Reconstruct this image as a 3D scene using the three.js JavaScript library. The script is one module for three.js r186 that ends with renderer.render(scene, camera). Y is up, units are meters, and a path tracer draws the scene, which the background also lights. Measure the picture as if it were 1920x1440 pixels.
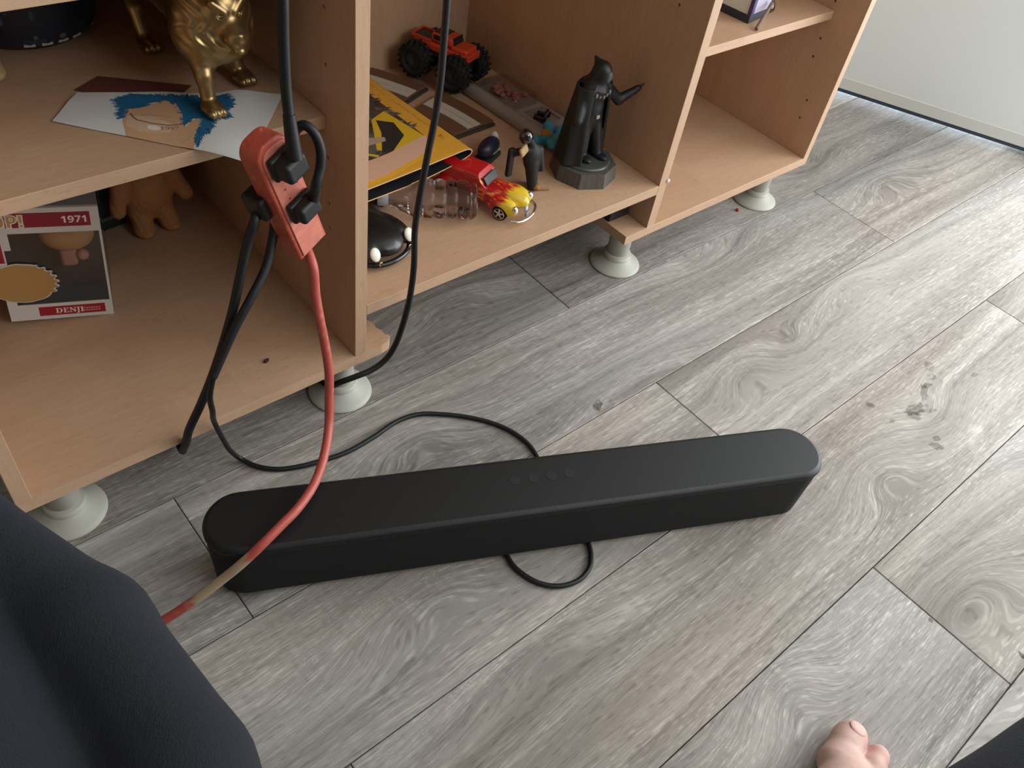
import * as THREE from 'three';
import { RoundedBoxGeometry } from 'three/addons/geometries/RoundedBoxGeometry.js';
import { MarchingCubes } from 'three/addons/objects/MarchingCubes.js';
import { mergeGeometries, mergeVertices } from 'three/addons/utils/BufferGeometryUtils.js';
import { RectAreaLightUniformsLib } from 'three/addons/lights/RectAreaLightUniformsLib.js';
import { Brush, Evaluator, SUBTRACTION } from 'three-bvh-csg';

// ───────────── camera, sky, lights, exposure ─────────────
const scene = new THREE.Scene();
const camera = new THREE.PerspectiveCamera(48.816, 1920 / 1440, 0.02, 60);
camera.position.set(0, 1, 0);
camera.rotation.set(-0.79772, -0.83561, 0.1909, 'YXZ');
const renderer = new THREE.WebGLRenderer({ antialias: true });
renderer.toneMapping = THREE.LinearToneMapping;
renderer.toneMappingExposure = 0.79;
renderer.shadowMap.enabled = true;
scene.background = new THREE.Color().setRGB(0.80, 0.90, 1.0);
scene.backgroundIntensity = 3.0;
RectAreaLightUniformsLib.init();
function daylight(w, h, at, towards, rgb, power) {          // daylight coming in through a real opening
  const l = new THREE.RectAreaLight(new THREE.Color().setRGB(...rgb), power, w, h);
  l.position.set(...at); l.lookAt(...towards); l.name = 'window_daylight'; scene.add(l);
}
const DOOR = { z0: -0.44, z1: 1.36, h: 2.1 }, SIDE = { z0: -1.27, z1: -0.62, h: 2.05 }, FRONT = { x0: 0.5, x1: 2.4, y0: 1.4, y1: 2.3 };
const RX = 2.5, LX = -1.6, BZ = -1.34, FZ = 1.5, CY = 2.45, WT = 0.12;
daylight(DOOR.z1 - DOOR.z0, DOOR.h, [RX + 0.03, DOOR.h / 2, (DOOR.z0 + DOOR.z1) / 2], [0, DOOR.h / 2, (DOOR.z0 + DOOR.z1) / 2], [0.96, 0.99, 1.0], 6.0);
daylight(SIDE.z1 - SIDE.z0, SIDE.h, [RX + 0.03, SIDE.h / 2, (SIDE.z0 + SIDE.z1) / 2], [0, SIDE.h / 2, (SIDE.z0 + SIDE.z1) / 2], [0.76, 0.89, 1.0], 5);
daylight(FRONT.x1 - FRONT.x0, FRONT.y1 - FRONT.y0, [(FRONT.x0 + FRONT.x1) / 2, (FRONT.y0 + FRONT.y1) / 2, FZ + 0.03], [(FRONT.x0 + FRONT.x1) / 2, (FRONT.y0 + FRONT.y1) / 2, 0], [1.0, 0.985, 0.95], 5.2);

// ───────────── helpers ─────────────
const V = (x, y, z) => new THREE.Vector3(x, y, z);
const clamp = (x, a = 0, b = 1) => Math.min(b, Math.max(a, x));
const mix = (a, b, t) => a + (b - a) * t;
const smooth = (a, b, x) => { const t = clamp((x - a) / (b - a)); return t * t * (3 - 2 * t); };
const rngOf = (s) => () => { s |= 0; s = s + 0x6D2B79F5 | 0; let t = Math.imul(s ^ s >>> 15, 1 | s); t = t + Math.imul(t ^ t >>> 7, 61 | t) ^ t; return ((t ^ t >>> 14) >>> 0) / 4294967296; };
const PERM = (() => { const r = rngOf(77), p = new Float32Array(65536); for (let i = 0; i < 65536; i++) p[i] = r() * 2 - 1; return p; })();
const h2 = (i, j) => PERM[(Math.imul(i, 374761393) + Math.imul(j, 668265263) ^ (Math.imul(i, 668265263) + Math.imul(j, 2246822519) >>> 13)) & 65535];
function n2(x, y) {
  const i = Math.floor(x), j = Math.floor(y); let u = x - i, v = y - j; u = u * u * (3 - 2 * u); v = v * v * (3 - 2 * v);
  const a = h2(i, j), b = h2(i + 1, j), c = h2(i, j + 1), d = h2(i + 1, j + 1);
  return a + (b - a) * u + (c - a) * v + (a - b - c + d) * u * v;
}
const f2 = (x, y) => n2(x, y) * 0.6 + n2(x * 2.1 + 7, y * 2.1 + 3) * 0.3 + n2(x * 4.3 + 1, y * 4.3 + 9) * 0.15;
const count = {};
function numbered(name) { const k = (count[name] = (count[name] ?? -1) + 1); return k ? `${name}_${String(k).padStart(3, '0')}` : name; }
function add(o, parent) { o.castShadow = o.receiveShadow = true; (parent ?? scene).add(o); return o; }
function mesh(name, geo, mat, parent, at, turn) {
  const m = new THREE.Mesh(geo, mat); m.name = parent ? name : numbered(name);
  if (parent) { const same = parent.children.filter((c) => c.name.replace(/_\d{3}$/, '') === name).length; if (same) m.name = `${name}_${String(same).padStart(3, '0')}`; }
  if (at) m.position.set(...at); if (turn) m.rotation.set(...turn);
  return add(m, parent);
}
function tag(o, label, category, group) { o.userData = { label, category }; if (group) o.userData.group = group; return o; }
function thing(name, label, category, at = [0, 0, 0], turn = 0, group) {
  const g = new THREE.Group(); g.name = numbered(name); g.position.set(...at); g.rotation.y = turn; scene.add(g);
  return tag(g, label, category, group);
}
function struct(o) { o.userData.kind = 'structure'; return o; }
const RGB = (r, g, b) => new THREE.Color().setRGB(r / 255, g / 255, b / 255, THREE.SRGBColorSpace);
const std = (rgb, roughness = 0.6, extra = {}) => new THREE.MeshStandardMaterial({ color: RGB(...rgb), roughness, ...extra });
function dataTex(w, h, fn, repeat = false, srgb = true) {
  const d = new Uint8Array(w * h * 4), c = [0, 0, 0];
  for (let y = 0; y < h; y++) for (let x = 0; x < w; x++) { fn(x, y, c); const o = (y * w + x) * 4; d[o] = clamp(c[0], 0, 255); d[o + 1] = clamp(c[1], 0, 255); d[o + 2] = clamp(c[2], 0, 255); d[o + 3] = 255; }
  const t = new THREE.DataTexture(d, w, h); t.magFilter = THREE.LinearFilter; t.minFilter = THREE.LinearMipmapLinearFilter;
  if (srgb) t.colorSpace = THREE.SRGBColorSpace; if (repeat) t.wrapS = t.wrapT = THREE.RepeatWrapping; t.needsUpdate = true; return t;
}
function canvasTex(w, h, draw) {
  const c = document.createElement('canvas'); c.width = w; c.height = h; draw(c.getContext('2d'), w, h);
  const t = new THREE.CanvasTexture(c); t.colorSpace = THREE.SRGBColorSpace; t.magFilter = THREE.LinearFilter; return t;
}
// uv in metres by the way each face points; along = axis the grain follows
function metreUV(geo, along = 'x') {
  const p = geo.attributes.position, n = geo.attributes.normal, uv = new Float32Array(p.count * 2);
  for (let i = 0; i < p.count; i++) {
    const x = p.getX(i), y = p.getY(i), z = p.getZ(i), ax = Math.abs(n.getX(i)), ay = Math.abs(n.getY(i)), az = Math.abs(n.getZ(i));
    let a, b; if (ay > ax && ay > az) { a = x; b = z; } else if (ax > az) { a = z; b = y; } else { a = x; b = y; }
    if (along === 'y' && !(ay > ax && ay > az)) [a, b] = [b, a];
    if (along === 'z' && ay > ax && ay > az) [a, b] = [b, a];
    uv[2 * i] = a; uv[2 * i + 1] = b;
  }
  geo.setAttribute('uv', new THREE.BufferAttribute(uv, 2)); return geo;
}
const rbox = (w, h, d, r = 0.002, s = 2) => new RoundedBoxGeometry(w, h, d, s, Math.min(r, w / 2.02, h / 2.02, d / 2.02));
const moved = (g, x = 0, y = 0, z = 0, rx = 0, ry = 0, rz = 0, s = 1) => { g.applyMatrix4(new THREE.Matrix4().compose(V(x, y, z), new THREE.Quaternion().setFromEuler(new THREE.Euler(rx, ry, rz)), Array.isArray(s) ? V(...s) : V(s, s, s))); return g; };
const merged = (...g) => mergeGeometries(g.flat().map((x) => { const y = x.index ? x.toNonIndexed() : x; for (const k of Object.keys(y.attributes)) if (!['position', 'normal', 'uv'].includes(k)) y.deleteAttribute(k); if (!y.attributes.uv) y.setAttribute('uv', new THREE.BufferAttribute(new Float32Array(y.attributes.position.count * 2), 2)); return y; }));
function tube(points, r, seg = 120, sides = 10, tension = 0.5) {
  const c = new THREE.CatmullRomCurve3(points.map((p) => V(...p)), false, 'centripetal', tension);
  const ends = [c.getPoint(0), c.getPoint(1)].map((p) => moved(new THREE.SphereGeometry(r, sides, 6), p.x, p.y, p.z));
  return merged(new THREE.TubeGeometry(c, seg, r, sides, false), ...ends);
}
const rod = (a, b, r, r2 = r, sides = 12) => { const A = V(...a), B = V(...b), d = B.clone().sub(A), g = new THREE.CylinderGeometry(r2, r, d.length(), sides); g.applyQuaternion(new THREE.Quaternion().setFromUnitVectors(V(0, 1, 0), d.normalize())); const m = A.add(B).multiplyScalar(0.5); return g.translate(m.x, m.y, m.z); };
const lathe = (pts, n = 40) => new THREE.LatheGeometry(pts.map(([x, y]) => new THREE.Vector2(x, y)), n);
// distance fields
const smin = (a, b, k) => { const h = Math.max(k - Math.abs(a - b), 0) / k; return Math.min(a, b) - h * h * k * 0.25; };
const sell = (p, c, r) => { const x = (p.x - c[0]) / r[0], y = (p.y - c[1]) / r[1], z = (p.z - c[2]) / r[2], k0 = Math.hypot(x, y, z), k1 = Math.hypot(x / r[0], y / r[1], z / r[2]); return k1 < 1e-9 ? -Math.min(...r) : k0 * (k0 - 1) / k1; };
const scap = (p, a, b, ra, rb) => { const bx = b[0] - a[0], by = b[1] - a[1], bz = b[2] - a[2], px = p.x - a[0], py = p.y - a[1], pz = p.z - a[2], t = clamp((px * bx + py * by + pz * bz) / (bx * bx + by * by + bz * bz)); return Math.hypot(px - bx * t, py - by * t, pz - bz * t) - mix(ra, rb, t); };
const sbox = (p, c, h, r) => { const x = Math.abs(p.x - c[0]) - h[0] + r, y = Math.abs(p.y - c[1]) - h[1] + r, z = Math.abs(p.z - c[2]) - h[2] + r; return Math.hypot(Math.max(x, 0), Math.max(y, 0), Math.max(z, 0)) + Math.min(Math.max(x, y, z), 0) - r; };
function sdfGeo(fn, lo, hi, res) {
  const mc = new MarchingCubes(res, new THREE.MeshStandardMaterial(), false, false, 400000); mc.isolation = 0; mc.reset();
  const c = lo.map((l, i) => (l + hi[i]) / 2), half = lo.map((l, i) => (hi[i] - l) / 2), p = V(0, 0, 0), H = res / 2;
  for (let k = 0; k < res; k++) for (let j = 0; j < res; j++) for (let i = 0; i < res; i++) {
    p.set(c[0] + (i - H) / H * half[0], c[1] + (j - H) / H * half[1], c[2] + (k - H) / H * half[2]); mc.field[k * res * res + j * res + i] = -fn(p) * 100;
  }
  mc.update();
  let g = new THREE.BufferGeometry(); const a = new Float32Array(mc.count * 3);
  for (let i = 0; i < mc.count; i++) for (let q = 0; q < 3; q++) a[3 * i + q] = c[q] + mc.positionArray[3 * i + q] * half[q];
  g.setAttribute('position', new THREE.BufferAttribute(a, 3)); g = mergeVertices(g, 1e-6);
  const P = g.attributes.position, n = new Float32Array(P.count * 3), uv = new Float32Array(P.count * 2), e = Math.max(...half) / res;
  for (let i = 0; i < P.count; i++) {
    const x = P.getX(i), y = P.getY(i), z = P.getZ(i), d = (a1, b1, c1) => fn(p.set(x + a1, y + b1, z + c1));
    const N = V(d(e, 0, 0) - d(-e, 0, 0), d(0, e, 0) - d(0, -e, 0), d(0, 0, e) - d(0, 0, -e)).normalize();
    n.set([N.x, N.y, N.z], 3 * i); uv.set([x + z * 0.7, y + z * 0.7], 2 * i);
  }
  g.setAttribute('normal', new THREE.BufferAttribute(n, 3)); g.setAttribute('uv', new THREE.BufferAttribute(uv, 2)); return g;
}
function paint(g, fn) { const P = g.attributes.position, c = new Float32Array(P.count * 3), k = new THREE.Color(); for (let i = 0; i < P.count; i++) { k.setRGB(...fn(P.getX(i), P.getY(i), P.getZ(i)).map((v) => v / 255), THREE.SRGBColorSpace); c.set([k.r, k.g, k.b], 3 * i); } g.setAttribute('color', new THREE.BufferAttribute(c, 3)); return g; }

// ───────────── materials ─────────────
const beechTex = dataTex(512, 512, (x, y, c) => {
  const u = x / 512, v = y / 512, P = (f) => f;     // tile of 0.5 m, grain along u
  const streak = n2(u * 14, v * 190) * 0.6 + n2(u * 32 + 5, v * 330) * 0.4, fleck = Math.max(0, n2(u * 70, v * 240) - 0.55), wide = n2(u * 3, v * 16);
  const t = streak * 4.5 + wide * 4 - fleck * 16 + n2(x * 0.9, y * 0.9) * 2.5;
  c[0] = 190 + t; c[1] = 155 + t * 1.02; c[2] = 125 + t * 1.05;
}, true);
beechTex.repeat.set(2, 2);
const M = {
  beech: new THREE.MeshStandardMaterial({ map: beechTex, roughness: 0.5 }),
  edge: std([214, 176, 146], 0.5),
  chip: std([170, 128, 92], 0.9),
  white: std([226, 226, 220], 0.8),
  wallPaint: std([142, 136, 128], 0.85),
  doorWhite: std([226, 231, 230], 0.45),
  greyPlastic: std([176, 174, 162], 0.5),
  black: std([13, 13, 15], 0.55),
  cable: std([13, 13, 15], 0.55),
  rubber: std([18, 18, 19], 0.8),
  chrome: std([225, 225, 228], 0.18, { metalness: 1 }),
  dark: std([10, 10, 11], 0.7),
};

// ───────────── floor ─────────────
const PW = 0.2215, PL = 1.5265, Z0 = -0.744;
function plankTex(seed, knots, marks, paintedShade = 0) {      // random tone per board, plus shade near the cabinet painted in
  const W = 2048, H = 288, r = rngOf(seed), ox = r() * 900, oy = r() * 900, tone = (r() - 0.5) * 9 + paintedShade;
  const kn = knots ?? Array.from({ length: 2 + (r() * 2 | 0) }, () => [r() * PL, r() * PW, 0.035 + r() * 0.03, 0.09 + r() * 0.08, 0.035 + r() * 0.025, r() < 0.5 ? -1 : 1]);
  return dataTex(W, H, (px, py, c) => {
    const u = px / W * PL, v = py / H * PW;
    let phi = v + n2(u * 1.7 + ox, v * 5 + oy) * 0.02 + n2(u * 5 + ox, v * 14 + oy) * 0.007 + n2(u * 16 + ox, v * 40) * 0.0016, heart = 0;
    for (const [ku, kv, amp, a, b, s] of kn) { const du = (u - ku) / a, dv = (v - kv) / b, e = Math.exp(-(du * du + dv * dv)); phi += s * amp * e; heart = Math.max(heart, Math.exp(-(du * du + dv * dv) * 7)); }
    const ring = n2(phi * 62 + ox, u * 0.7), fine = n2(phi * 190 + oy, u * 1.3 + 4);
    const vein = Math.max(0, n2(phi * 120 + 31 + ox, u * 1.1 + oy) - 0.35);
    const dash = Math.max(0, n2(u * 46 + ox, phi * 620) - 0.16) * (0.55 + 0.45 * n2(u * 4 + 9, phi * 40 + oy));
    const pore = Math.max(0, n2(u * 60 + oy, phi * 760 + 60) - 0.32);
    const cloud = n2(u * 2.3 + oy, v * 9 + ox) * 0.6 + n2(u * 6 + ox, v * 22) * 0.4;
    const lime = Math.max(0, n2(u * 75 + 3 + ox, phi * 1150 + v * 90) - 0.3) * (0.5 + 0.5 * n2(u * 3 + ox, v * 20));
    let t = tone + ring * 12 + fine * 7 - vein * 26 + dash * 48 + lime * 78 - pore * 34 + cloud * 24 - heart * 12 + n2(px * 0.8, py * 0.8) * 3;
    let R = 156 + t, G = 149.5 + t * 1.0, B = 143 + t * 0.99;
    const warm = n2(u * 1.3 + ox, v * 6 + 40) * 3; R += warm; B -= warm;
    if (marks) for (const [mu, mv, a, b, rot, k] of marks) {       // dried mud prints and a chalky smear, with their own ragged outlines
      const x = (u - mu) / 1.35, y = (v - mv) / 1.35, ca = Math.cos(rot), sa = Math.sin(rot), X = (x * ca + y * sa) / a, Y = (-x * sa + y * ca) / b;
      const d = Math.hypot(X, Y) + f2(u * 190 + mu * 50, v * 190) * 0.42;
      if (d < 1) { const e = smooth(1, 0.72, d) * k * 1.15 * (0.75 + 0.35 * f2(u * 420, v * 420)); R += e; G += e; B += e * 0.98; }
    }
    c[0] = R; c[1] = G; c[2] = B;
  });
}
const floor = struct(new THREE.Group()); floor.name = 'floor'; scene.add(floor);
struct(mesh('underlay', new THREE.BoxGeometry(RX - LX, 0.04, FZ - BZ), std([38, 34, 31], 0.9), floor, [(RX + LX) / 2, -0.032, (FZ + BZ) / 2]));
function plankGeo(x0, x1, start) {      // chamfered board, uv runs over the whole uncut length
  const g = 0.0006, c = 0.0009, h = 0.012, a = [x0 + g, x1 - g], L = [g, PW - g], pos = [], uv = [], idx = [];
  const ringAt = (i, y) => [[a[0] + i, y, L[0] + i], [a[1] - i, y, L[0] + i], [a[1] - i, y, L[1] - i], [a[0] + i, y, L[1] - i]];
  const put = (q) => { const b = pos.length / 3; for (const p of q) { pos.push(...p); uv.push((p[0] - start) / PL, p[2] / PW); } idx.push(b, b + 2, b + 1, b, b + 3, b + 2); };
  const T = ringAt(c, 0), S = ringAt(0, -c), D = ringAt(0, -h); put(T);
  for (let k = 0; k < 4; k++) { const n = (k + 1) % 4; put([T[n], T[k], S[k], S[n]].reverse()); put([S[n], S[k], D[k], D[n]].reverse()); }
  const G = new THREE.BufferGeometry(); G.setAttribute('position', new THREE.Float32BufferAttribute(pos, 3)); G.setAttribute('uv', new THREE.Float32BufferAttribute(uv, 2)); G.setIndex(idx); const N = G.toNonIndexed(); N.computeVertexNormals(); return N;
}
const knotsAt = {   // row/column of a board: knots as [along, across, lift, length, breadth, sign]
  '-1/-1': [[1.36, 0.09, 0.05, 0.15, 0.05, 1], [0.6, 0.12, 0.04, 0.2, 0.05, -1]],
  '-1/0': [[0.33, 0.05, 0.04, 0.16, 0.05, 1], [0.85, 0.16, 0.045, 0.14, 0.05, -1]],
  '0/0': [[0.33, 0.1, 0.055, 0.09, 0.042, 1], [1.08, 0.03, 0.05, 0.14, 0.05, -1], [0.72, 0.2, 0.03, 0.15, 0.04, 1]],
  '0/1': [[0.21, 0.067, 0.055, 0.12, 0.05, 1]],
  '1/-1': [[0.96, 0.105, 0.06, 0.12, 0.05, 1], [0.4, 0.15, 0.05, 0.14, 0.05, -1]],
  '1/0': [[0.157, 0.075, 0.05, 0.08, 0.045, 1], [0.3, 0.066, 0.035, 0.07, 0.03, -1], [0.55, 0.03, 0.04, 0.12, 0.04, 1]],
  '2/0': [[0.915, 0.129, 0.055, 0.085, 0.05, 1], [1.12, 0.11, 0.04, 0.08, 0.05, -1], [0.26, 0.026, 0.04, 0.16, 0.04, 1]],
  '3/-1': [[1.258, 0.036, 0.05, 0.07, 0.05, 1], [0.8, 0.14, 0.05, 0.16, 0.05, -1]],
  '3/0': [[0.05, 0.117, 0.09, 0.13, 0.05, 1], [0.5, 0.06, 0.04, 0.1, 0.05, -1]],
};
const marksAt = { '2/0': [[1.103, 0.083, 0.022, 0.009, 0.1, -44], [1.086, 0.09, 0.011, 0.009, 0.6, -38], [1.12, 0.098, 0.014, 0.004, 0.5, -30], [1.155, 0.07, 0.016, 0.0055, -0.5, -44], [1.176, 0.062, 0.013, 0.0045, 0.3, -46], [1.207, 0.057, 0.008, 0.006, 0.2, -36], [1.227, 0.038, 0.013, 0.007, -0.7, -26], [1.056, 0.153, 0.010, 0.006, 0.9, -46], [1.073, 0.143, 0.006, 0.004, 0.2, -44], [1.039, 0.03, 0.008, 0.005, 0.9, -42], [1.286, 0.101, 0.006, 0.004, 0.2, -34], [1.13, 0.189, 0.03, 0.012, -0.4, 15], [1.155, 0.172, 0.016, 0.008, 0.4, 15], [1.04, 0.075, 0.006, 0.003, 0, -30]],
  '0/0': [[0.625, 0.204, 0.010, 0.006, -0.4, -60]], '-1/-1': [[0.3, 0.1, 0.004, 0.003, 0, -40]], '3/-1': [[1.52, 0.1, 0.003, 0.003, 0, -60]], '3/0': [[0.055, 0.21, 0.003, 0.006, 0.4, -80]] };
const spare = [], spareMat = (k) => spare[k] ??= new THREE.MeshPhysicalMaterial({ map: plankTex(900 + k), roughness: 0.48, specularIntensity: 0.36 });
for (let row = -3; row <= 13; row++) {
  const z = Z0 + PW * row; if (z + PW < BZ || z > FZ) continue;
  const base = row % 2 === 0 ? 0.187 : 0.937;
  for (let k = -2; k <= 2; k++) {
    const s = base + PL * k, x0 = Math.max(s, LX), x1 = Math.min(s + PL, RX); if (x1 - x0 < 0.02) continue;
    const key = `${row}/${k}`, special = knotsAt[key];
    const mat = special ? new THREE.MeshPhysicalMaterial({ map: plankTex(row * 31 + k * 7 + 400, special, marksAt[key], row < 0 ? -17 : row === 1 ? 4 : 0), roughness: 0.48, specularIntensity: 0.36 }) : spareMat(Math.abs(row * 3 + k * 5) % 7);  // rear row coloured darker to paint in the shade by the cabinet
    mesh('plank', plankGeo(x0, x1, s), mat, floor, [0, 0, z]);
  }
}

// ───────────── room shell ─────────────
function wallWith(name, length, height, hole, place) {   // slab with a rectangular opening
  const s = new THREE.Shape([[0, 0], [length, 0], [length, height], [0, height]].map((p) => new THREE.Vector2(...p)));
  for (const q of hole) s.holes.push(new THREE.Path([[q[0], q[1]], [q[2], q[1]], [q[2], q[3]], [q[0], q[3]]].map((p) => new THREE.Vector2(...p))));
  const g = new THREE.ExtrudeGeometry(s, { depth: WT, bevelEnabled: false }); place(g);
  const m = new THREE.Mesh(g, M.wallPaint); m.name = name; struct(m); return add(m);
}
wallWith('wall_right', FZ - BZ, CY, [[DOOR.z0 - BZ, -0.05, DOOR.z1 - BZ, DOOR.h].map((v, i) => i === 1 ? 0.002 : v), [SIDE.z0 - BZ, 0.002, SIDE.z1 - BZ, SIDE.h]], (g) => g.rotateY(-Math.PI / 2).translate(RX + WT, 0, BZ));
wallWith('wall_front', RX - LX, CY, [[FRONT.x0 - LX, FRONT.y0, FRONT.x1 - LX, FRONT.y1]], (g) => g.translate(LX, 0, FZ));
wallWith('wall_back', RX - LX, CY, [], (g) => g.translate(LX, 0, BZ - WT));
wallWith('wall_left', FZ - BZ, CY, [], (g) => g.rotateY(-Math.PI / 2).translate(LX, 0, BZ));
{ const m = new THREE.Mesh(new THREE.BoxGeometry(RX - LX + 2 * WT, 0.1, FZ - BZ + 2 * WT), M.white); m.name = 'ceiling'; m.position.set((RX + LX) / 2, CY + 0.05, (FZ + BZ) / 2); struct(m); add(m); }
function frame(name, w, h, bars) { const g = new THREE.Group(); g.name = name; struct(g); scene.add(g); const t = 0.045, parts = [[w, t, 0, h / 2 - t / 2], [w, t, 0, -h / 2 + t / 2], [t, h, -w / 2 + t / 2, 0], [t, h, w / 2 - t / 2, 0], ...bars]; mesh('window_frame', merged(parts.map(([a, b, x, y]) => moved(rbox(a, b, 0.06, 0.004), x, y, 0))), M.doorWhite, g); return g; }
{ const f = frame('window_1', FRONT.x1 - FRONT.x0, FRONT.y1 - FRONT.y0, [[0.04, FRONT.y1 - FRONT.y0, 0, 0]]); f.position.set((FRONT.x0 + FRONT.x1) / 2, (FRONT.y0 + FRONT.y1) / 2, FZ + 0.08); }
{ const f = frame('window_2', SIDE.z1 - SIDE.z0, SIDE.h, []); f.position.set(RX + 0.08, SIDE.h / 2 + 0.002, (SIDE.z0 + SIDE.z1) / 2); f.rotation.y = Math.PI / 2; }
// the white door leaf, swung back into the room, with a dark seal along its foot
{
  const A = V(2.1, 0, -1.197), B = V(2.455, 0, -0.43), L = A.distanceTo(B), g = new THREE.Group(); g.name = 'door_1'; struct(g); scene.add(g);
  g.position.copy(A).add(B).multiplyScalar(0.5); g.rotation.y = Math.atan2(-(B.z - A.z), B.x - A.x);
  mesh('door_leaf', rbox(L, 2.0, 0.036, 0.003).translate(0, 1.021, -0.018), M.doorWhite, g);
  mesh('kick_strip', rbox(L - 0.004, 0.03, 0.0016, 0.0006).translate(0, 0.037, 0.0006), std([216, 217, 211], 0.55), g);
  mesh('door_seal', rbox(L, 0.009, 0.012, 0.002).translate(0, 0.0165, -0.006), std([52, 66, 84], 0.7), g);
}

// ───────────── cabinet ─────────────
const ZF = -0.742, ZB = -1.3, TH = 0.0182, YB = 0.103, YT = 0.82, D = ZF - ZB;
const cab = thing('open_cabinet', 'long beech laminate open cabinet on grey adjustable feet, cluttered with toys', 'cabinet', [0.815, 0, (ZF + ZB) / 2]);
const cx = 0.815, cz = (ZF + ZB) / 2;
const CSG = new Evaluator(); CSG.useGroups = false;
function panel(name, x0, x1, y0, y1, z0, z1, along, holes) {
  let g = rbox(x1 - x0, y1 - y0, z1 - z0, 0.0008, 1); g.translate((x0 + x1) / 2, (y0 + y1) / 2, (z0 + z1) / 2);
  for (const [hy, hz, hr = 0.0026] of holes ?? []) {
    const b = new Brush(rod([x0 - 0.002, hy, hz], [x0 + 0.011, hy, hz], hr, hr, 12)); b.updateMatrixWorld();
    const a = new Brush(g); a.updateMatrixWorld(); g = CSG.evaluate(a, b, SUBTRACTION).geometry;
  }
  g.translate(-cx, 0, -cz); metreUV(g, along); return mesh(name, g, M.beech, cab);
}
const pins = (z, ys) => ys.map((y) => [y, z]);
panel('side_panel', 0.0155, 0.0337, YB + TH, YT, ZB, ZF, 'y');
panel('divider', 0.4775, 0.4962, YB + TH, YT, ZB, ZF, 'y', pins(-0.803, [0.31, 0.348, 0.415, 0.535, 0.6]));
panel('divider', 1.1, 1.1207, YB + TH, YT, ZB, ZF, 'y', pins(-0.803, [0.502, 0.54]));
panel('side_panel', 1.5935, 1.6117, YB + TH, YT, ZB, ZF, 'y', [...pins(-0.811, [0.427, 0.354, 0.317]), ...pins(-0.787, [0.234, 0.195])]);
panel('bottom_board', 1.0985, 1.6117, YB, YB + TH, ZB, ZF, 'x');
panel('bottom_board', 0.4963, 1.0999, 0.1925, 0.2107, ZB, ZF, 'x').userData.label = 'raised bottom board of the middle bay';
panel('shelf', 0.0338, 0.4774, 0.454, 0.471, ZB, -0.805, 'x');
panel('shelf', 0.0338, 0.4774, 0.645, 0.662, ZB, -0.805, 'x');
panel('shelf', 1.1208, 1.5934, 0.394, 0.411, ZB, -0.805, 'x');
panel('top_board', 0.0155, 1.6117, YT, YT + TH, ZB, ZF, 'x');
panel('back_panel', 0.0155, 1.6117, YB + TH, YT, ZB - 0.004, ZB, 'y');
{ // left bottom board whose right end is snapped off ragged beside the divider
  const s = new THREE.Shape(), r = rngOf(5); s.moveTo(0.0155, -ZF); s.lineTo(0.523, -ZF);
  for (const [x, z] of [[0.533, 0.7445], [0.54, 0.752], [0.5395, 0.7565], [0.5355, 0.7575], [0.5365, 0.7685], [0.5325, 0.777], [0.534, 0.785], [0.5335, 0.792], [0.528, 0.805], [0.53, 0.82], [0.522, 0.84], [0.525, 0.87], [0.514, 0.9]]) s.lineTo(x + 0.004, z);
  s.lineTo(0.4962, 0.93); s.lineTo(0.4962, -ZB); s.lineTo(0.0155, -ZB);
  const g = new THREE.ExtrudeGeometry(s, { depth: TH, bevelEnabled: false }); g.rotateX(-Math.PI / 2).translate(-cx, YB, -cz);
  mesh('bottom_board', metreUV(g, 'x'), M.beech, cab).userData.label = 'left bottom board with a ragged broken end';
}
{ // sawn stub of the old bottom board left of the second divider
  const s = new THREE.Shape([[1.046, 0.742], [1.0985, 0.742], [1.0985, 1.0], [1.0455, 1.0]].map((p) => new THREE.Vector2(...p)));
  const g = new THREE.ExtrudeGeometry(s, { depth: TH, bevelEnabled: false }); g.rotateX(-Math.PI / 2).translate(-cx, YB, -cz);
  mesh('board_stub', metreUV(g, 'x'), M.beech, cab);
  mesh('gap_shade_block', rbox(0.05, 0.07, 0.08, 0.002).translate(1.074 - cx, YB + TH + 0.0352, -0.83 - cz), std([40, 38, 36], 0.8), cab);  // added dark block, its colour stands for the shaded gap above the stub
}
mesh('screw_cap', moved(new THREE.SphereGeometry(0.004, 12, 8), 1.1205 - cx, 0.216, ZF - cz + 0.001, 0, 0, 0, [1, 1, 0.6]), std([228, 226, 220], 0.4), cab);
const footGeo = lathe([[0, 0], [0.0485, 0], [0.0495, 0.0015], [0.0485, 0.004], [0.043, 0.0075], [0.034, 0.0125], [0.0275, 0.018], [0.0262, 0.019], [0.0255, 0.03], [0.0, 0.03]], 48);
const legGeo = lathe([[0, 0.028], [0.0215, 0.028], [0.0215, 0.092], [0.03, 0.0925], [0.031, 0.1028], [0, 0.1028]], 36);
for (const [x, z] of [[0.068, -0.8], [0.482, -0.793], [1.108, -0.797], [1.555, -0.797], [0.068, -1.22], [0.482, -1.22], [1.108, -1.22], [1.555, -1.22]]) {
  const leg = mesh('leg', legGeo, M.greyPlastic, cab, [x - cx, 0, z - cz]); mesh('foot_disc', footGeo, M.greyPlastic, leg);
}

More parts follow.
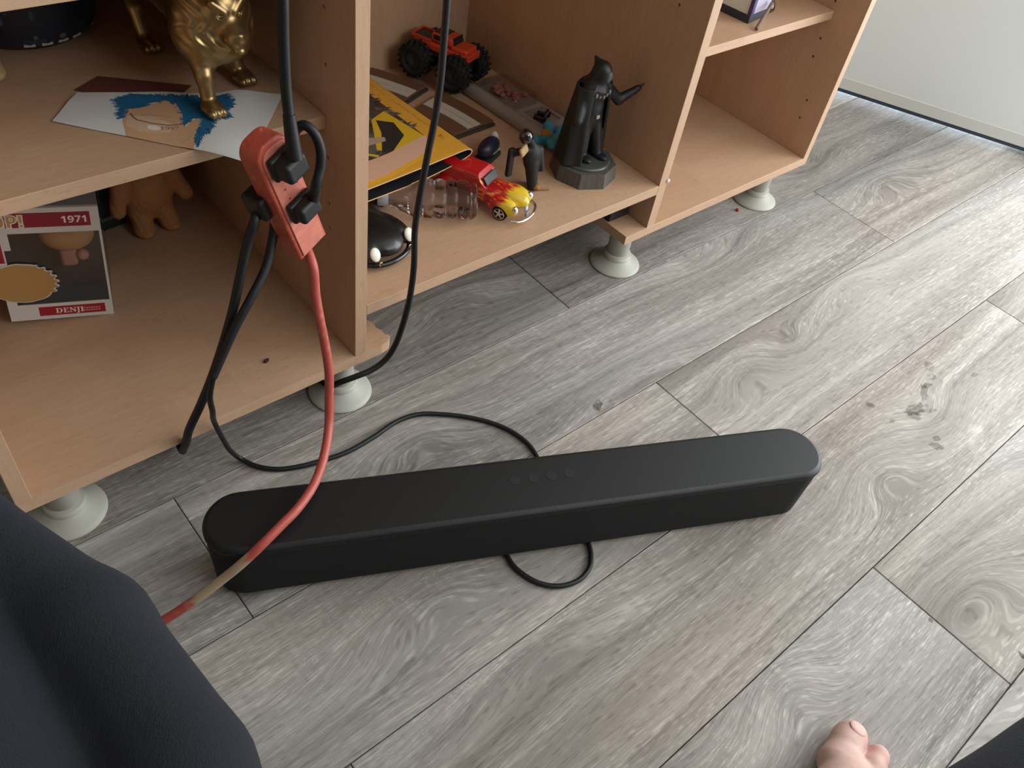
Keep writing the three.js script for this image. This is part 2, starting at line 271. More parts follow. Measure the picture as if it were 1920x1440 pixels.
// ───────────── soundbar ─────────────
{
  const g = thing('soundbar', 'long black rounded soundbar lying askew on the grey floor', 'soundbar', [0.561, 0, -0.4225], -0.449);
  const outline = (L, R, n = 20) => { const s = []; for (let k = 0; k <= n; k++) { const a = -Math.PI / 2 + Math.PI * k / n; s.push([L - R + R * Math.cos(a) * 0.96, R * Math.sin(a)]); } for (let k = 0; k <= n; k++) { const a = Math.PI / 2 + Math.PI * k / n; s.push([-L + R + R * Math.cos(a) * 0.96, R * Math.sin(a)]); } return s; };
  const loft = (rings, cap0, cap1) => { // rings of {L,R,y}
    const pts = rings.map((q) => outline(q.L, q.R).map(([x, z]) => [x, q.y, z])), n = pts[0].length, pos = [], uv = [], idx = [];
    let len = 0; pts.forEach((ring, j) => { if (j) len += Math.hypot(rings[j].y - rings[j - 1].y, rings[j].R - rings[j - 1].R); let s = 0; ring.concat([ring[0]]).forEach((p, i, a) => { if (i) s += Math.hypot(p[0] - a[i - 1][0], p[2] - a[i - 1][2]); pos.push(...p); uv.push(s, len); }); });
    const m = n + 1; for (let j = 0; j < pts.length - 1; j++) for (let i = 0; i < n; i++) idx.push(j * m + i, (j + 1) * m + i, j * m + i + 1, j * m + i + 1, (j + 1) * m + i, (j + 1) * m + i + 1);
    for (const [on, j] of [[cap0, 0], [cap1, pts.length - 1]]) if (on) { const c = pos.length / 3; pos.push(0, rings[j].y, 0); uv.push(0, 0); for (const p of pts[j]) { pos.push(...p); uv.push(p[0], p[2]); } for (let i = 0; i < n; i++) idx.push(c, c + 1 + i, c + 1 + (i + 1) % n); }
    const G = new THREE.BufferGeometry(); G.setAttribute('position', new THREE.Float32BufferAttribute(pos, 3)); G.setAttribute('uv', new THREE.Float32BufferAttribute(uv, 2)); G.setIndex(idx); G.computeVertexNormals(); return G;
  };
  const mesht = dataTex(64, 64, (x, y, c) => { const d = Math.hypot((x % 16) - 8, (y % 16) - 8); const k = d < 5 ? 60 : 190; c[0] = c[1] = c[2] = k; }, true, false); mesht.repeat.set(160, 160);
  mesh('grille_body', loft([{ L: 0.4225, R: 0.0405, y: 0.008 }, { L: 0.4245, R: 0.0425, y: 0.011 }, { L: 0.4285, R: 0.0455, y: 0.1 }], true, true), std([15, 15, 16], 0.85, { bumpMap: mesht, bumpScale: 0.0004 }), g);
  mesh('top_panel', loft([{ L: 0.4295, R: 0.0465, y: 0.1 }, { L: 0.4295, R: 0.0465, y: 0.1035 }, { L: 0.428, R: 0.045, y: 0.1065 }, { L: 0.4235, R: 0.0405, y: 0.1095 }, { L: 0.4225, R: 0.0395, y: 0.1098 }], true, true), std([15, 16, 17], 0.5), g);
  for (let k = 0; k < 4; k++) mesh('touch_button', new THREE.CylinderGeometry(0.0072, 0.0072, 0.0006, 24), std([30, 31, 33], 0.45), g, [-0.034 + k * 0.0255, 0.1099, -0.008]);
  for (const x of [-0.3, 0.3]) mesh('rubber_foot', rbox(0.07, 0.008, 0.05, 0.003), M.rubber, g, [x, 0.0041, 0]);
}

// ───────────── cords ─────────────
const strip = thing('extension_lead', 'scuffed orange multi-socket extension lead hanging by its plugs, cord drooping over the soundbar', 'extension lead');
const stripAxis = V(0.3376 - 0.3832, 0.5355 - 0.3909, 0.005).normalize(), sn = V(0.3, 0, 0.95), sX = V(0, 0, 0).crossVectors(stripAxis, sn).normalize(), sN = V(0, 0, 0).crossVectors(sX, stripAxis).normalize();
const stripM = new THREE.Matrix4().makeBasis(sX, stripAxis, sN).setPosition(0.3665, 0.4625, -0.69);
const inStrip = (x, y, z) => { const p = V(x, y, z).applyMatrix4(stripM); return [p.x, p.y, p.z]; };
{
  const grime = dataTex(128, 512, (x, y, c) => { const n = f2(x / 9, y / 14), k = Math.max(0, f2(x / 5 + 40, y / 7) - 0.42) * 130, w = Math.max(0, n2(x / 3, y / 5 + 90) - 0.7) * 260; c[0] = 186 + n * 9 - k * 0.5 + w * 0.5; c[1] = 82 + n * 8 - k * 0.1 + w; c[2] = 64 + n * 8 + w; });
  const orange = new THREE.MeshStandardMaterial({ map: grime, roughness: 0.45 }), face = new THREE.MeshStandardMaterial({ roughness: 0.5, map: dataTex(128, 512, (x, y, c) => { const n = f2(x / 12, y / 20), k = Math.max(0, n2(x / 4, y / 6) - 0.72) * 130; c[0] = 198 + n * 9 - k; c[1] = 116 + n * 9 - k * 0.5; c[2] = 98 + n * 9 - k * 0.4; }) });
  const s = new THREE.Shape(), w = 0.0195, y0 = -0.079, y1 = 0.074, r = 0.016; s.moveTo(-w, y0); s.lineTo(w, y0); s.lineTo(w, y1 - r); s.quadraticCurveTo(w, y1, w - r, y1); s.lineTo(-w + r, y1); s.quadraticCurveTo(-w, y1, -w, y1 - r); s.closePath();
  const hg = new THREE.ExtrudeGeometry(s, { depth: 0.022, bevelEnabled: true, bevelSize: 0.003, bevelThickness: 0.003, bevelSegments: 3, curveSegments: 8 }); hg.translate(0, 0, -0.025);
  const scaleUV = (g) => { const u = g.attributes.uv, p = g.attributes.position; for (let i = 0; i < u.count; i++) u.setXY(i, (p.getX(i) + p.getZ(i) + 0.06) / 0.12, (p.getY(i) + 0.085) / 0.17); return g; };
  mesh('housing', scaleUV(hg).applyMatrix4(stripM), orange, strip);
  const fs = new THREE.Shape(); fs.moveTo(-0.0175, -0.077); fs.lineTo(0.0175, -0.077); fs.lineTo(0.0175, 0.057); fs.quadraticCurveTo(0.0175, 0.071, 0.004, 0.071); fs.lineTo(-0.004, 0.071); fs.quadraticCurveTo(-0.0175, 0.071, -0.0175, 0.057); fs.closePath();
  const fg = new THREE.ExtrudeGeometry(fs, { depth: 0.0015, bevelEnabled: true, bevelSize: 0.0005, bevelThickness: 0.0005, bevelSegments: 1 }).translate(0, 0, 0); mesh('socket_face', scaleUV(fg).applyMatrix4(stripM), face, strip);
  for (const y of [0.03, -0.033]) mesh('earth_hole', rbox(0.0042, 0.006, 0.003, 0.0008).translate(0.002, y, 0.0015).applyMatrix4(stripM), M.dark, strip);
  for (const [x, y] of [[-0.006, 0.018], [0.011, 0.014], [-0.005, 0.004]]) mesh('screw_hole', new THREE.CylinderGeometry(0.0011, 0.0011, 0.002, 8).rotateX(Math.PI / 2).translate(x, y, 0.0016).applyMatrix4(stripM), std([120, 50, 40], 0.8), strip);
  mesh('cord_grip', rod(inStrip(0, -0.078, -0.018), inStrip(0.001, -0.096, -0.017), 0.0088, 0.0062), orange, strip);
  const cordTex = dataTex(64, 1024, (x, y, c) => { const pale = smooth(0.70, 0.72, x / 64) * 0; const n = f2(x / 8, y / 10) * 10, w = Math.max(0, n2(x / 3, y / 16) - 0.55) * 90; c[0] = 186 + n + w * 0.5 + pale; c[1] = 74 + n + w; c[2] = 60 + n + w; });
  const cg = tube([inStrip(0.001, -0.09, -0.0175), [0.386, 0.362, -0.689], [0.3831, 0.3287, -0.681], [0.3827, 0.2926, -0.672], [0.3841, 0.2537, -0.664], [0.3828, 0.2149, -0.655], [0.3758, 0.1784, -0.645], [0.3655, 0.1505, -0.63], [0.343, 0.1385, -0.603], [0.311, 0.131, -0.574], [0.275, 0.1295, -0.553], [0.2483, 0.127, -0.5445], [0.2162, 0.118, -0.538], [0.1921, 0.1, -0.54], [0.1698, 0.078, -0.547], [0.1373, 0.053, -0.5552], [0.1051, 0.03, -0.565], [0.0794, 0.0155, -0.572], [0.03, 0.0066, -0.575], [-0.1, 0.0066, -0.5], [-0.3, 0.0066, -0.35], [-0.6, 0.0066, -0.3]], 0.0058, 260, 14);
  paint(cg, (x, y, z) => { const pale = x > 0.125 && x < 0.203 ? smooth(0.125, 0.135, x + n2(y * 300, z * 300) * 0.006) * smooth(0.203, 0.192, x + n2(y * 260, z * 300) * 0.006) : 0, w = Math.max(0, n2(x * 260 + y * 90, y * 320 + z * 200) - 0.62) * 120; return [mix(180, 182, pale) + w * 0.4, mix(82, 158, pale) + w, mix(70, 130, pale) + w]; });
  mesh('cord', cg, new THREE.MeshStandardMaterial({ vertexColors: true, roughness: 0.45 }), strip).userData.label = 'orange cord with a worn pale stretch';
}
function plugGeo(cx0, cy0, w, h, d) { return merged(moved(rbox(w, h, d, 0.005, 3), cx0, cy0, 0.002 + d / 2), moved(rbox(w * 1.16, h * 1.2, 0.008, 0.0035, 3), cx0, cy0, 0.006)).applyMatrix4(stripM); }
{
  const c = thing('power_cord', 'thick black power cord coming straight down into the top socket of the orange lead', 'cable');
  mesh('plug', plugGeo(0.002, 0.051, 0.03, 0.024, 0.026), M.black, c);
  mesh('strain_relief', rod(inStrip(0.006, 0.06, 0.022), [0.3604, 0.567, -0.676], 0.0082, 0.006), M.black, c);
  mesh('cable', tube([inStrip(0.007, 0.062, 0.022), [0.3604, 0.567, -0.676], [0.3607, 0.595, -0.679], [0.3618, 0.636, -0.68], [0.3634, 0.674, -0.68], [0.3642, 0.7008, -0.682], [0.366, 0.78, -0.69], [0.368, 0.835, -0.715], [0.369, 0.846, -0.76], [0.37, 0.8445, -0.9]], 0.0053, 120, 12), M.cable, c);
}
{
  const c = thing('power_cord', 'thin black cord looped from the lower socket down to the floor and under the soundbar', 'cable');
  mesh('plug', plugGeo(0.002, -0.012, 0.03, 0.022, 0.02), M.black, c);
  mesh('strain_relief', rod(inStrip(0.012, -0.01, 0.013), [0.381, 0.488, -0.665], 0.0075, 0.0058), M.black, c);
  mesh('cable', tube([inStrip(0.013, -0.01, 0.013), [0.3802, 0.4892, -0.665], [0.387, 0.505, -0.667], [0.39, 0.5242, -0.67], [0.3869, 0.5404, -0.676], [0.3817, 0.5459, -0.684], [0.3775, 0.5362, -0.695], [0.3787, 0.5079, -0.706], [0.38, 0.4826, -0.725], [0.376, 0.4537, -0.732], [0.3635, 0.4269, -0.725], [0.3506, 0.4004, -0.712], [0.3321, 0.3719, -0.7], [0.3068, 0.3473, -0.69], [0.284, 0.3217, -0.685], [0.2634, 0.2945, -0.68], [0.245, 0.27, -0.675]], 0.0052, 160, 10), M.cable, c);
  mesh('thin_cable', tube([[0.245, 0.27, -0.675], [0.2375, 0.2405, -0.676], [0.2415, 0.2, -0.688], [0.2535, 0.1387, -0.7235], [0.2665, 0.079, -0.739], [0.2775, 0.036, -0.7495], [0.29, 0.008, -0.751], [0.3028, 0.0042, -0.7288], [0.3245, 0.0042, -0.7071], [0.3587, 0.0042, -0.6921], [0.3893, 0.0042, -0.6845], [0.4222, 0.0042, -0.6792], [0.4704, 0.0042, -0.6816], [0.5185, 0.0042, -0.688], [0.5541, 0.0042, -0.6816], [0.5855, 0.0042, -0.661], [0.6165, 0.0042, -0.6327], [0.6428, 0.0042, -0.5982], [0.6569, 0.0042, -0.5627], [0.6576, 0.0042, -0.5251], [0.63, 0.0042, -0.47], [0.56, 0.0042, -0.455], [0.5151, 0.0042, -0.442], [0.5077, 0.0042, -0.4153], [0.5017, 0.0042, -0.3885], [0.5048, 0.0042, -0.3661], [0.5146, 0.0042, -0.3441], [0.5333, 0.0042, -0.3267], [0.5605, 0.0042, -0.3183], [0.586, 0.0042, -0.3236], [0.6039, 0.0042, -0.3391], [0.616, 0.0042, -0.3606], [0.6251, 0.0042, -0.3872], [0.615, 0.006, -0.41]], 0.0036, 420, 10), M.cable, c);
}
{
  const c = thing('power_cord', 'black cord from behind the orange lead slanting down to the floor under the cabinet', 'cable');
  mesh('plug', merged(moved(rbox(0.022, 0.03, 0.03, 0.005, 3), -0.022, -0.004, -0.03)).applyMatrix4(stripM), M.black, c);
  mesh('cable', tube([inStrip(-0.026, -0.012, -0.034), [0.329, 0.437, -0.706], [0.3178, 0.4112, -0.705], [0.3019, 0.3732, -0.7], [0.2882, 0.3339, -0.698], [0.2731, 0.29, -0.7], [0.2564, 0.2418, -0.705], [0.2379, 0.1963, -0.71], [0.2194, 0.1503, -0.718], [0.2175, 0.11, -0.735], [0.222, 0.06, -0.768], [0.2282, 0.02, -0.8], [0.24, 0.0065, -0.86], [0.26, 0.0065, -1.0]], 0.0054, 160, 10), M.cable, c);
}
{
  const c = thing('hanging_cable', 'slim black cable hanging down past the middle bay and tucked under the left bay', 'cable');
  mesh('cable', tube([[0.566, 0.8455, -0.95], [0.567, 0.846, -0.77], [0.5685, 0.836, -0.724], [0.5698, 0.78, -0.715], [0.571, 0.7, -0.715], [0.574, 0.627, -0.715], [0.5741, 0.5804, -0.715], [0.5736, 0.5369, -0.715], [0.5694, 0.4879, -0.715], [0.5617, 0.4363, -0.715], [0.5542, 0.381, -0.715], [0.5503, 0.3372, -0.715], [0.5524, 0.2748, -0.715], [0.5485, 0.2197, -0.715], [0.539, 0.1739, -0.715], [0.5284, 0.1423, -0.715], [0.5149, 0.1185, -0.717], [0.4941, 0.1051, -0.72], [0.47, 0.0985, -0.726], [0.4493, 0.088, -0.737], [0.4424, 0.066, -0.757], [0.44, 0.05, -0.82], [0.43, 0.03, -0.95], [0.41, 0.006, -1.1]], 0.0044, 200, 10), M.cable, c);
}

// ───────────── things in the left bay, upper shelf ─────────────
const SH = 0.4712;                          // top of the left shelf
{ // sheet of paper with a painted head of blue hair, its front corner hanging past the shelf edge
  const A = [0.209, -0.922], B = [0.254, -0.97], C = [0.457, -0.869], Dd = [0.355, -0.758], N = 40, K = 14, pos = [], uv = [], idx = [];
  for (const under of [0, 1]) for (let j = 0; j <= K; j++) for (let i = 0; i <= N; i++) {
    const u = i / N, v = j / K, q = [0, 1].map((k) => (1 - v) * ((1 - u) * A[k] + u * Dd[k]) + v * ((1 - u) * B[k] + u * C[k]));
    let y = SH + 0.0012 + 0.0012 * (n2(u * 5, v * 3) + 0.5) + 0.004 * smooth(0.62, 0.8, u) * smooth(1.0, 0.72, u) * v; if (q[1] > -0.805) y -= (q[1] + 0.805) * (q[1] + 0.805) * 2.2;
    pos.push(q[0], y - under * 0.0004, q[1]); uv.push(u, v);
  }
  const S = (N + 1) * (K + 1);
  for (let j = 0; j < K; j++) for (let i = 0; i < N; i++) { const a = j * (N + 1) + i, b = a + 1, c = a + N + 1, d = c + 1; idx.push(a, b, c, b, d, c, S + a, S + c, S + b, S + b, S + c, S + d); }
  for (let i = 0; i < N; i++) idx.push(i, S + i, i + 1, i + 1, S + i, S + i + 1); for (let j = 0; j < K; j++) { const a = j * (N + 1) + N, b = a + N + 1; idx.push(a, S + a, b, b, S + a, S + b); }
  const g = new THREE.BufferGeometry(); g.setAttribute('position', new THREE.Float32BufferAttribute(pos, 3)); g.setAttribute('uv', new THREE.Float32BufferAttribute(uv, 2)); g.setIndex(idx); g.computeVertexNormals();
  const print = canvasTex(1000, 500, (c) => {
    c.fillStyle = '#d3d3d1'; c.fillRect(0, 0, 1000, 500); const r = rngOf(12);
    const poly = (p, f) => { c.fillStyle = f; c.beginPath(); p.forEach(([x, y], i) => i ? c.lineTo(x, y) : c.moveTo(x, y)); c.closePath(); c.fill(); };
    poly([[271, 215], [365, 145], [440, 93], [509, 104], [570, 219], [614, 329], [628, 261], [669, 254], [696, 297], [691, 369], [714, 500], [372, 500], [313, 368]], '#c49a76');
    poly([[320, 300], [440, 280], [560, 330], [560, 400], [420, 440], [340, 400]], '#cba98c');
    const hair = [[194, 105], [255, 25], [401, 45], [512, 28], [650, 50], [724, 31], [783, 117], [756, 178], [801, 218], [737, 242], [741, 334], [718, 385], [723, 470], [694, 423], [690, 330], [676, 250], [628, 250], [606, 331], [562, 220], [499, 117], [440, 93], [373, 131], [326, 190], [280, 213], [297, 338], [267, 284], [258, 217]];
    poly(hair, '#17608a');
    c.lineCap = 'round'; for (let k = 0; k < 900; k++) { const m = r() * hair.length | 0, P = hair[m], Q = hair[(m + 1) % hair.length], f = r(), x = mix(P[0], Q[0], f), y = mix(P[1], Q[1], f), inner = m > 13 && m < 21; if (inner && r() < 0.8) continue; const a = Math.atan2(y - 190, x - 500) + (r() - 0.5) * 0.9 + (x > 650 ? 0.35 : -0.25), out = inner ? r() * 8 : r() * 26; c.lineWidth = 2.5 + r() * 3; c.strokeStyle = ['#135377', '#1c6f9c', '#0f4869', '#17608a'][k % 4]; c.beginPath(); c.moveTo(x - 20 * Math.cos(a), y - 20 * Math.sin(a)); c.lineTo(x + out * Math.cos(a), y + out * Math.sin(a)); c.stroke(); }
    const line = (p, w, s) => { c.lineWidth = w; c.strokeStyle = s; c.beginPath(); p.forEach(([x, y], i) => i ? c.lineTo(x, y) : c.moveTo(x, y)); c.stroke(); };
    line([[323, 269], [350, 310], [377, 336], [451, 348], [530, 342], [600, 310]], 9, '#6e5446'); line([[377, 275], [464, 261], [531, 264]], 5, '#a07c62'); line([[395, 300], [470, 300], [560, 300]], 4, '#a98568');
    poly([[440, 372], [480, 362], [510, 380], [490, 405], [450, 402]], '#d8d0cc');
    c.fillStyle = '#6b5a52'; c.font = 'bold 40px serif'; c.save(); c.translate(508, 392); c.rotate(-0.3); c.fillText('1997', 0, 0); c.restore();
    line([[640, 470], [660, 430], [668, 390]], 4, '#b08562'); line([[760, 60], [880, 30], [960, 50]], 3, '#c2c2c2'); line([[800, 300], [900, 360]], 3, '#c6c6c4');
  });
  tag(mesh('painted_sheet', g, new THREE.MeshStandardMaterial({ map: print, roughness: 0.75 })), 'white paper with a painted head of bright blue hair, overhanging the shelf edge', 'paper');
}
{
  const s = new THREE.Shape([[0.253, 0.977], [0.288, 0.997], [0.372, 0.933], [0.33, 0.9]].map((p) => new THREE.Vector2(...p)));
  const g = new THREE.ExtrudeGeometry(s, { depth: 0.0016, bevelEnabled: false }).rotateX(-Math.PI / 2).translate(0, SH - 0.0006, 0); tag(mesh('card', g, std([96, 52, 38], 0.8)), 'flat reddish brown card tucked under the back of the painted paper', 'card');
}
{ // brass-coloured lion walking towards the room
  const P0 = (p) => {
    let d = sell(p, [0.392, 0.568, -0.9], [0.045, 0.05, 0.036]); d = smin(d, sell(p, [0.392, 0.543, -0.893], [0.041, 0.024, 0.03]), 0.02);
    d += 0.0016 * Math.sin(p.x * 420 + Math.sin(p.y * 160) * 2.2) * Math.sin(p.y * 230 + p.z * 120) * smooth(0.53, 0.56, p.y);
    d = smin(d, sell(p, [0.392, 0.547, -0.905], [0.038, 0.028, 0.032]), 0.014);
    d = smin(d, scap(p, [0.392, 0.562, -0.93], [0.392, 0.566, -1.045], 0.034, 0.031), 0.02);
    d = smin(d, sell(p, [0.395, 0.582, -0.874], [0.026, 0.027, 0.019]), 0.006);                     // face
    d = smin(d, scap(p, [0.395, 0.575, -0.868], [0.397, 0.561, -0.851], 0.012, 0.0135), 0.006);      // muzzle
    d = smin(d, sell(p, [0.3965, 0.5665, -0.841], [0.0052, 0.0036, 0.004]), 0.002);                   // nose
    d = smin(d, sell(p, [0.3968, 0.549, -0.846], [0.0075, 0.0045, 0.008]), 0.002);                   // jaw
    for (const s of [-1, 1]) {
      d = smin(d, scap(p, [0.395 + s * 0.006, 0.586, -0.858], [0.395 + s * 0.017, 0.596, -0.863], 0.0042, 0.0045), 0.003);   // brows
      d = Math.max(d, -sell(p, [0.395 + s * 0.0115, 0.583, -0.854], [0.0045, 0.003, 0.006]));
      d = smin(d, sell(p, [0.395 + s * 0.032, 0.612, -0.885], [0.009, 0.011, 0.006]), 0.004);
    }
    const leg = (a, b, c, f, r1, r2, r3) => { d = smin(d, scap(p, a, b, r1, r2), 0.012); d = smin(d, scap(p, b, c, r2, r3), 0.006); d = smin(d, sell(p, f, [0.0125, 0.0085, 0.0165]), 0.005); for (let k = -1; k <= 1; k++) d = smin(d, sell(p, [f[0] + k * 0.0068, f[1] - 0.001, f[2] + 0.0125], [0.0042, 0.006, 0.006]), 0.0022); };
    leg([0.371, 0.545, -0.9], [0.366, 0.512, -0.876], [0.3645, 0.482, -0.869], [0.364, 0.4805, -0.861], 0.016, 0.0098, 0.0082);
    leg([0.414, 0.545, -0.91], [0.422, 0.515, -0.925], [0.428, 0.483, -0.921], [0.429, 0.4805, -0.913], 0.016, 0.0098, 0.0082);
    leg([0.371, 0.56, -1.045], [0.366, 0.522, -1.062], [0.366, 0.484, -1.042], [0.366, 0.4805, -1.034], 0.023, 0.011, 0.0085);
    leg([0.414, 0.56, -1.04], [0.42, 0.522, -1.085], [0.42, 0.484, -1.08], [0.42, 0.4805, -1.072], 0.023, 0.011, 0.0085);
    d = smin(d, scap(p, [0.392, 0.58, -1.07], [0.4, 0.545, -1.1], 0.006, 0.005), 0.01); d = smin(d, sell(p, [0.401, 0.538, -1.103], [0.009, 0.014, 0.009]), 0.006);
    return d;
  };
  tag(mesh('lion_figurine', sdfGeo(P0, [0.325, 0.465, -1.13], [0.465, 0.64, -0.82], 112), new THREE.MeshStandardMaterial({ color: RGB(168, 142, 98), metalness: 0.9, roughness: 0.34 })), 'shiny brass-coloured lion figurine stepping onto the painted paper', 'figurine');
}
{ // dark round tin at the back, pale dashes round its foot
  const t = thing('round_tin', 'dark navy speckled round tin with pale dashes round its base, back of the shelf', 'tin', [0.262, SH, -1.155]);
  const spots = canvasTex(512, 256, (c) => { c.fillStyle = '#1d2330'; c.fillRect(0, 0, 512, 256); const r = rngOf(4); for (let k = 0; k < 90; k++) { c.fillStyle = ['#55585c', '#2f4b52', '#6a6a60', '#252c44'][k % 4]; c.beginPath(); c.ellipse(r() * 512, r() * 256, 1 + r() * 4, 1 + r() * 5, 0, 0, 7); c.fill(); } for (let k = 0; k < 8; k++) { c.fillStyle = '#23384a'; c.fillRect(r() * 500, r() * 200, 40, 30); } });
  mesh('body', lathe([[0, 0.002], [0.07, 0.002], [0.082, 0.012], [0.088, 0.04], [0.089, 0.09], [0.086, 0.1], [0, 0.1]], 56), new THREE.MeshStandardMaterial({ map: spots, roughness: 0.5 }), t);
  const dashes = []; for (let k = 0; k < 26; k++) if (k % 7 !== 3) dashes.push(moved(rbox(0.013, 0.006, 0.003, 0.001), 0.0805 * Math.sin(k / 26 * 6.283), 0.0125, 0.0805 * Math.cos(k / 26 * 6.283), 0, k / 26 * 6.283, 0));
  mesh('pale_trim', merged(dashes), std([176, 172, 160], 0.6), t);
}
tag(mesh('ornament', sdfGeo((p) => smin(smin(sell(p, [0.182, 0.492, -1.055], [0.021, 0.02, 0.018]), sell(p, [0.187, 0.479, -1.04], [0.015, 0.009, 0.02]), 0.008), sell(p, [0.172, 0.51, -1.06], [0.014, 0.018, 0.013]), 0.012), [0.14, 0.468, -1.09], [0.22, 0.54, -1.01], 36), std([176, 150, 104], 0.55)), 'small tan rounded ornament at the left edge of the shelf, before the navy tin', 'ornament');

// ───────────── left bay, bottom ─────────────
const BB = 0.1212;
{
  const w = 0.129, h = 0.236, d = 0.1, t = thing('toy_box', 'red and white window box numbered 1971 with a tan sticker, under the left shelf', 'box', [0.1915, BB + 0.0052, -1.066], -0.33); t.rotation.z = -0.08;
  const k = 4000, H = Math.round(h * k), W = Math.round(w * k);
  const print = canvasTex(W, H, (c) => {
    const Y = (m) => H - m * k, R = (x0, y0, x1, y1, f) => { c.fillStyle = f; c.fillRect(x0 * k, Y(y1), (x1 - x0) * k, (y1 - y0) * k); };
    R(0, 0, w, h, '#d2cfca'); R(0, 0.184, w, h, '#55555a'); R(0, 0.184, w, 0.187, '#8d8b88'); R(0.02, 0.155, 0.118, 0.177, '#8e1f33'); R(0.036, 0.006, 0.119, 0.022, '#9c1b2e'); R(0, 0.1, 0.01, 0.15, '#9c1b2e');
    c.fillStyle = '#e7e2dd'; c.font = `bold ${0.0145 * k}px sans-serif`; c.textAlign = 'right'; c.fillText('1971', 0.1155 * k, Y(0.1605));
    c.textAlign = 'left'; c.font = `bold ${0.012 * k}px serif`; c.fillText('DENJI', 0.056 * k, Y(0.0095)); c.fillStyle = '#c98f93'; for (let q = 0; q < 2; q++) for (let i = 0; i < 7; i++) c.fillRect((0.091 + i * 0.0032) * k, Y(0.0165 - q * 0.0042), 0.0024 * k, 0.0024 * k);
    c.font = `bold ${0.024 * k}px sans-serif`; c.lineWidth = 10; c.strokeStyle = '#efe9df'; c.strokeText('POP!', -0.012 * k, Y(0.156)); c.fillStyle = '#b59a5a'; c.fillText('POP!', -0.012 * k, Y(0.156));
  });
  const s = new THREE.Shape([[0, 0], [w, 0], [w, h], [0, h]].map((p) => new THREE.Vector2(...p))); s.holes.push(new THREE.Path([[0.012, 0.027], [0.126, 0.027], [0.126, 0.146], [0.02, 0.146], [0.02, 0.12], [0.012, 0.12]].map((p) => new THREE.Vector2(...p))));
  const fg = new THREE.ExtrudeGeometry(s, { depth: 0.0012, bevelEnabled: false }); { const u = fg.attributes.uv, p = fg.attributes.position; for (let i = 0; i < u.count; i++) u.setXY(i, p.getX(i) / w, p.getY(i) / h); }
  mesh('printed_front', fg.translate(-w / 2, 0, d / 2 - 0.0012), new THREE.MeshStandardMaterial({ map: print, roughness: 0.45 }), t);
  const card = std([62, 58, 62], 0.7);
  mesh('carton', merged(moved(rbox(w, 0.0012, d - 0.0014, 0.0003), 0, 0.0006, -0.0007), moved(rbox(w, 0.0012, d - 0.0014, 0.0003), 0, h - 0.0006, -0.0007), moved(rbox(w, h, 0.0012, 0.0003), 0, h / 2, -d / 2), moved(rbox(0.0012, h, d, 0.0003), -w / 2 + 0.0006, h / 2, -0.001)), std([52, 74, 82], 0.6), t);
  mesh('backing_card', rbox(0.122, 0.2, 0.002, 0.0004).translate(0, 0.104, -0.02), card, t);
  mesh('window_pane', rbox(w - 0.002, 0.13, 0.0004, 0.0001).translate(0, 0.085, d / 2 - 0.0018), new THREE.MeshPhysicalMaterial({ transmission: 1, thickness: 0, roughness: 0.04, color: 0xffffff }), t);
  mesh('side_pane', rbox(0.0004, h - 0.004, d - 0.004, 0.0001).translate(w / 2 - 0.0004, h / 2, 0), new THREE.MeshPhysicalMaterial({ transmission: 1, thickness: 0, roughness: 0.05 }), t);
  mesh('plain_toy', merged(moved(new THREE.SphereGeometry(0.031, 24, 16), 0.02, 0.114, 0.008, 0, 0, 0, [1.1, 0.82, 0.7])), std([172, 130, 84], 0.6), t);
  mesh('toy_base', merged(moved(rbox(0.022, 0.03, 0.018, 0.006), 0.018, 0.076, 0.006), moved(new THREE.SphereGeometry(0.008, 14, 10), 0.036, 0.08, 0.012)), std([170, 120, 110], 0.6), t);
  const sc = (R, r0) => { const q = new THREE.Shape(), n = 96; for (let i = 0; i <= n; i++) { const a = i / n * 6.2832, tooth = (a < 1.1 || a > 5.6) ? (i % 4 < 2 ? 0.0022 : -0.0012) : (i % 8 < 4 ? 0.0006 : 0), r = R + tooth + r0; q[i ? 'lineTo' : 'moveTo'](r * 1.12 * Math.cos(a), r * 0.86 * Math.sin(a)); } return q; };
  const outer = new THREE.ExtrudeGeometry(sc(0.036, 0.0018), { depth: 0.001, bevelEnabled: false }), inner = new THREE.ExtrudeGeometry(sc(0.036, 0), { depth: 0.0006, bevelEnabled: false });
  const rim = mesh('sticker', outer.translate(-0.041, 0.066, d / 2 + 0.0004), std([214, 208, 196], 0.5), t);
  mesh('sticker_face', paint(inner.translate(-0.041, 0.066, d / 2 + 0.0016), () => [178, 138, 84]), new THREE.MeshStandardMaterial({ vertexColors: true, roughness: 0.5 }), rim);
}
{
  const P = (p) => {
    let d = sell(p, [0.372, 0.185, -1.178], [0.042, 0.052, 0.036]); d = smin(d, sell(p, [0.37, 0.255, -1.185], [0.036, 0.034, 0.032]), 0.016);
    for (const s of [-1, 1]) {
      d = smin(d, scap(p, [0.371 + s * 0.018, 0.15, -1.17], [0.371 + s * 0.021, 0.137, -1.153], 0.018, 0.015), 0.008); d = smin(d, sell(p, [0.37 + s * 0.022, 0.1305, -1.148], [0.016, 0.0095, 0.02]), 0.006);
      d = smin(d, scap(p, [0.371 + s * 0.04, 0.21, -1.17], [0.371 + s * 0.054, 0.172, -1.155], 0.013, 0.012), 0.008); d = smin(d, sell(p, [0.37 + s * 0.026, 0.286, -1.188], [0.011, 0.012, 0.007]), 0.006);
    }
    return d + 0.0007 * n2(p.x * 260, p.y * 260 + p.z * 140);
  };
  tag(mesh('plush_toy', sdfGeo(P, [0.3, 0.118, -1.24], [0.444, 0.31, -1.11], 64), std([176, 122, 76], 0.85)), 'tan plush toy standing at the back of the bottom left bay', 'toy');
}
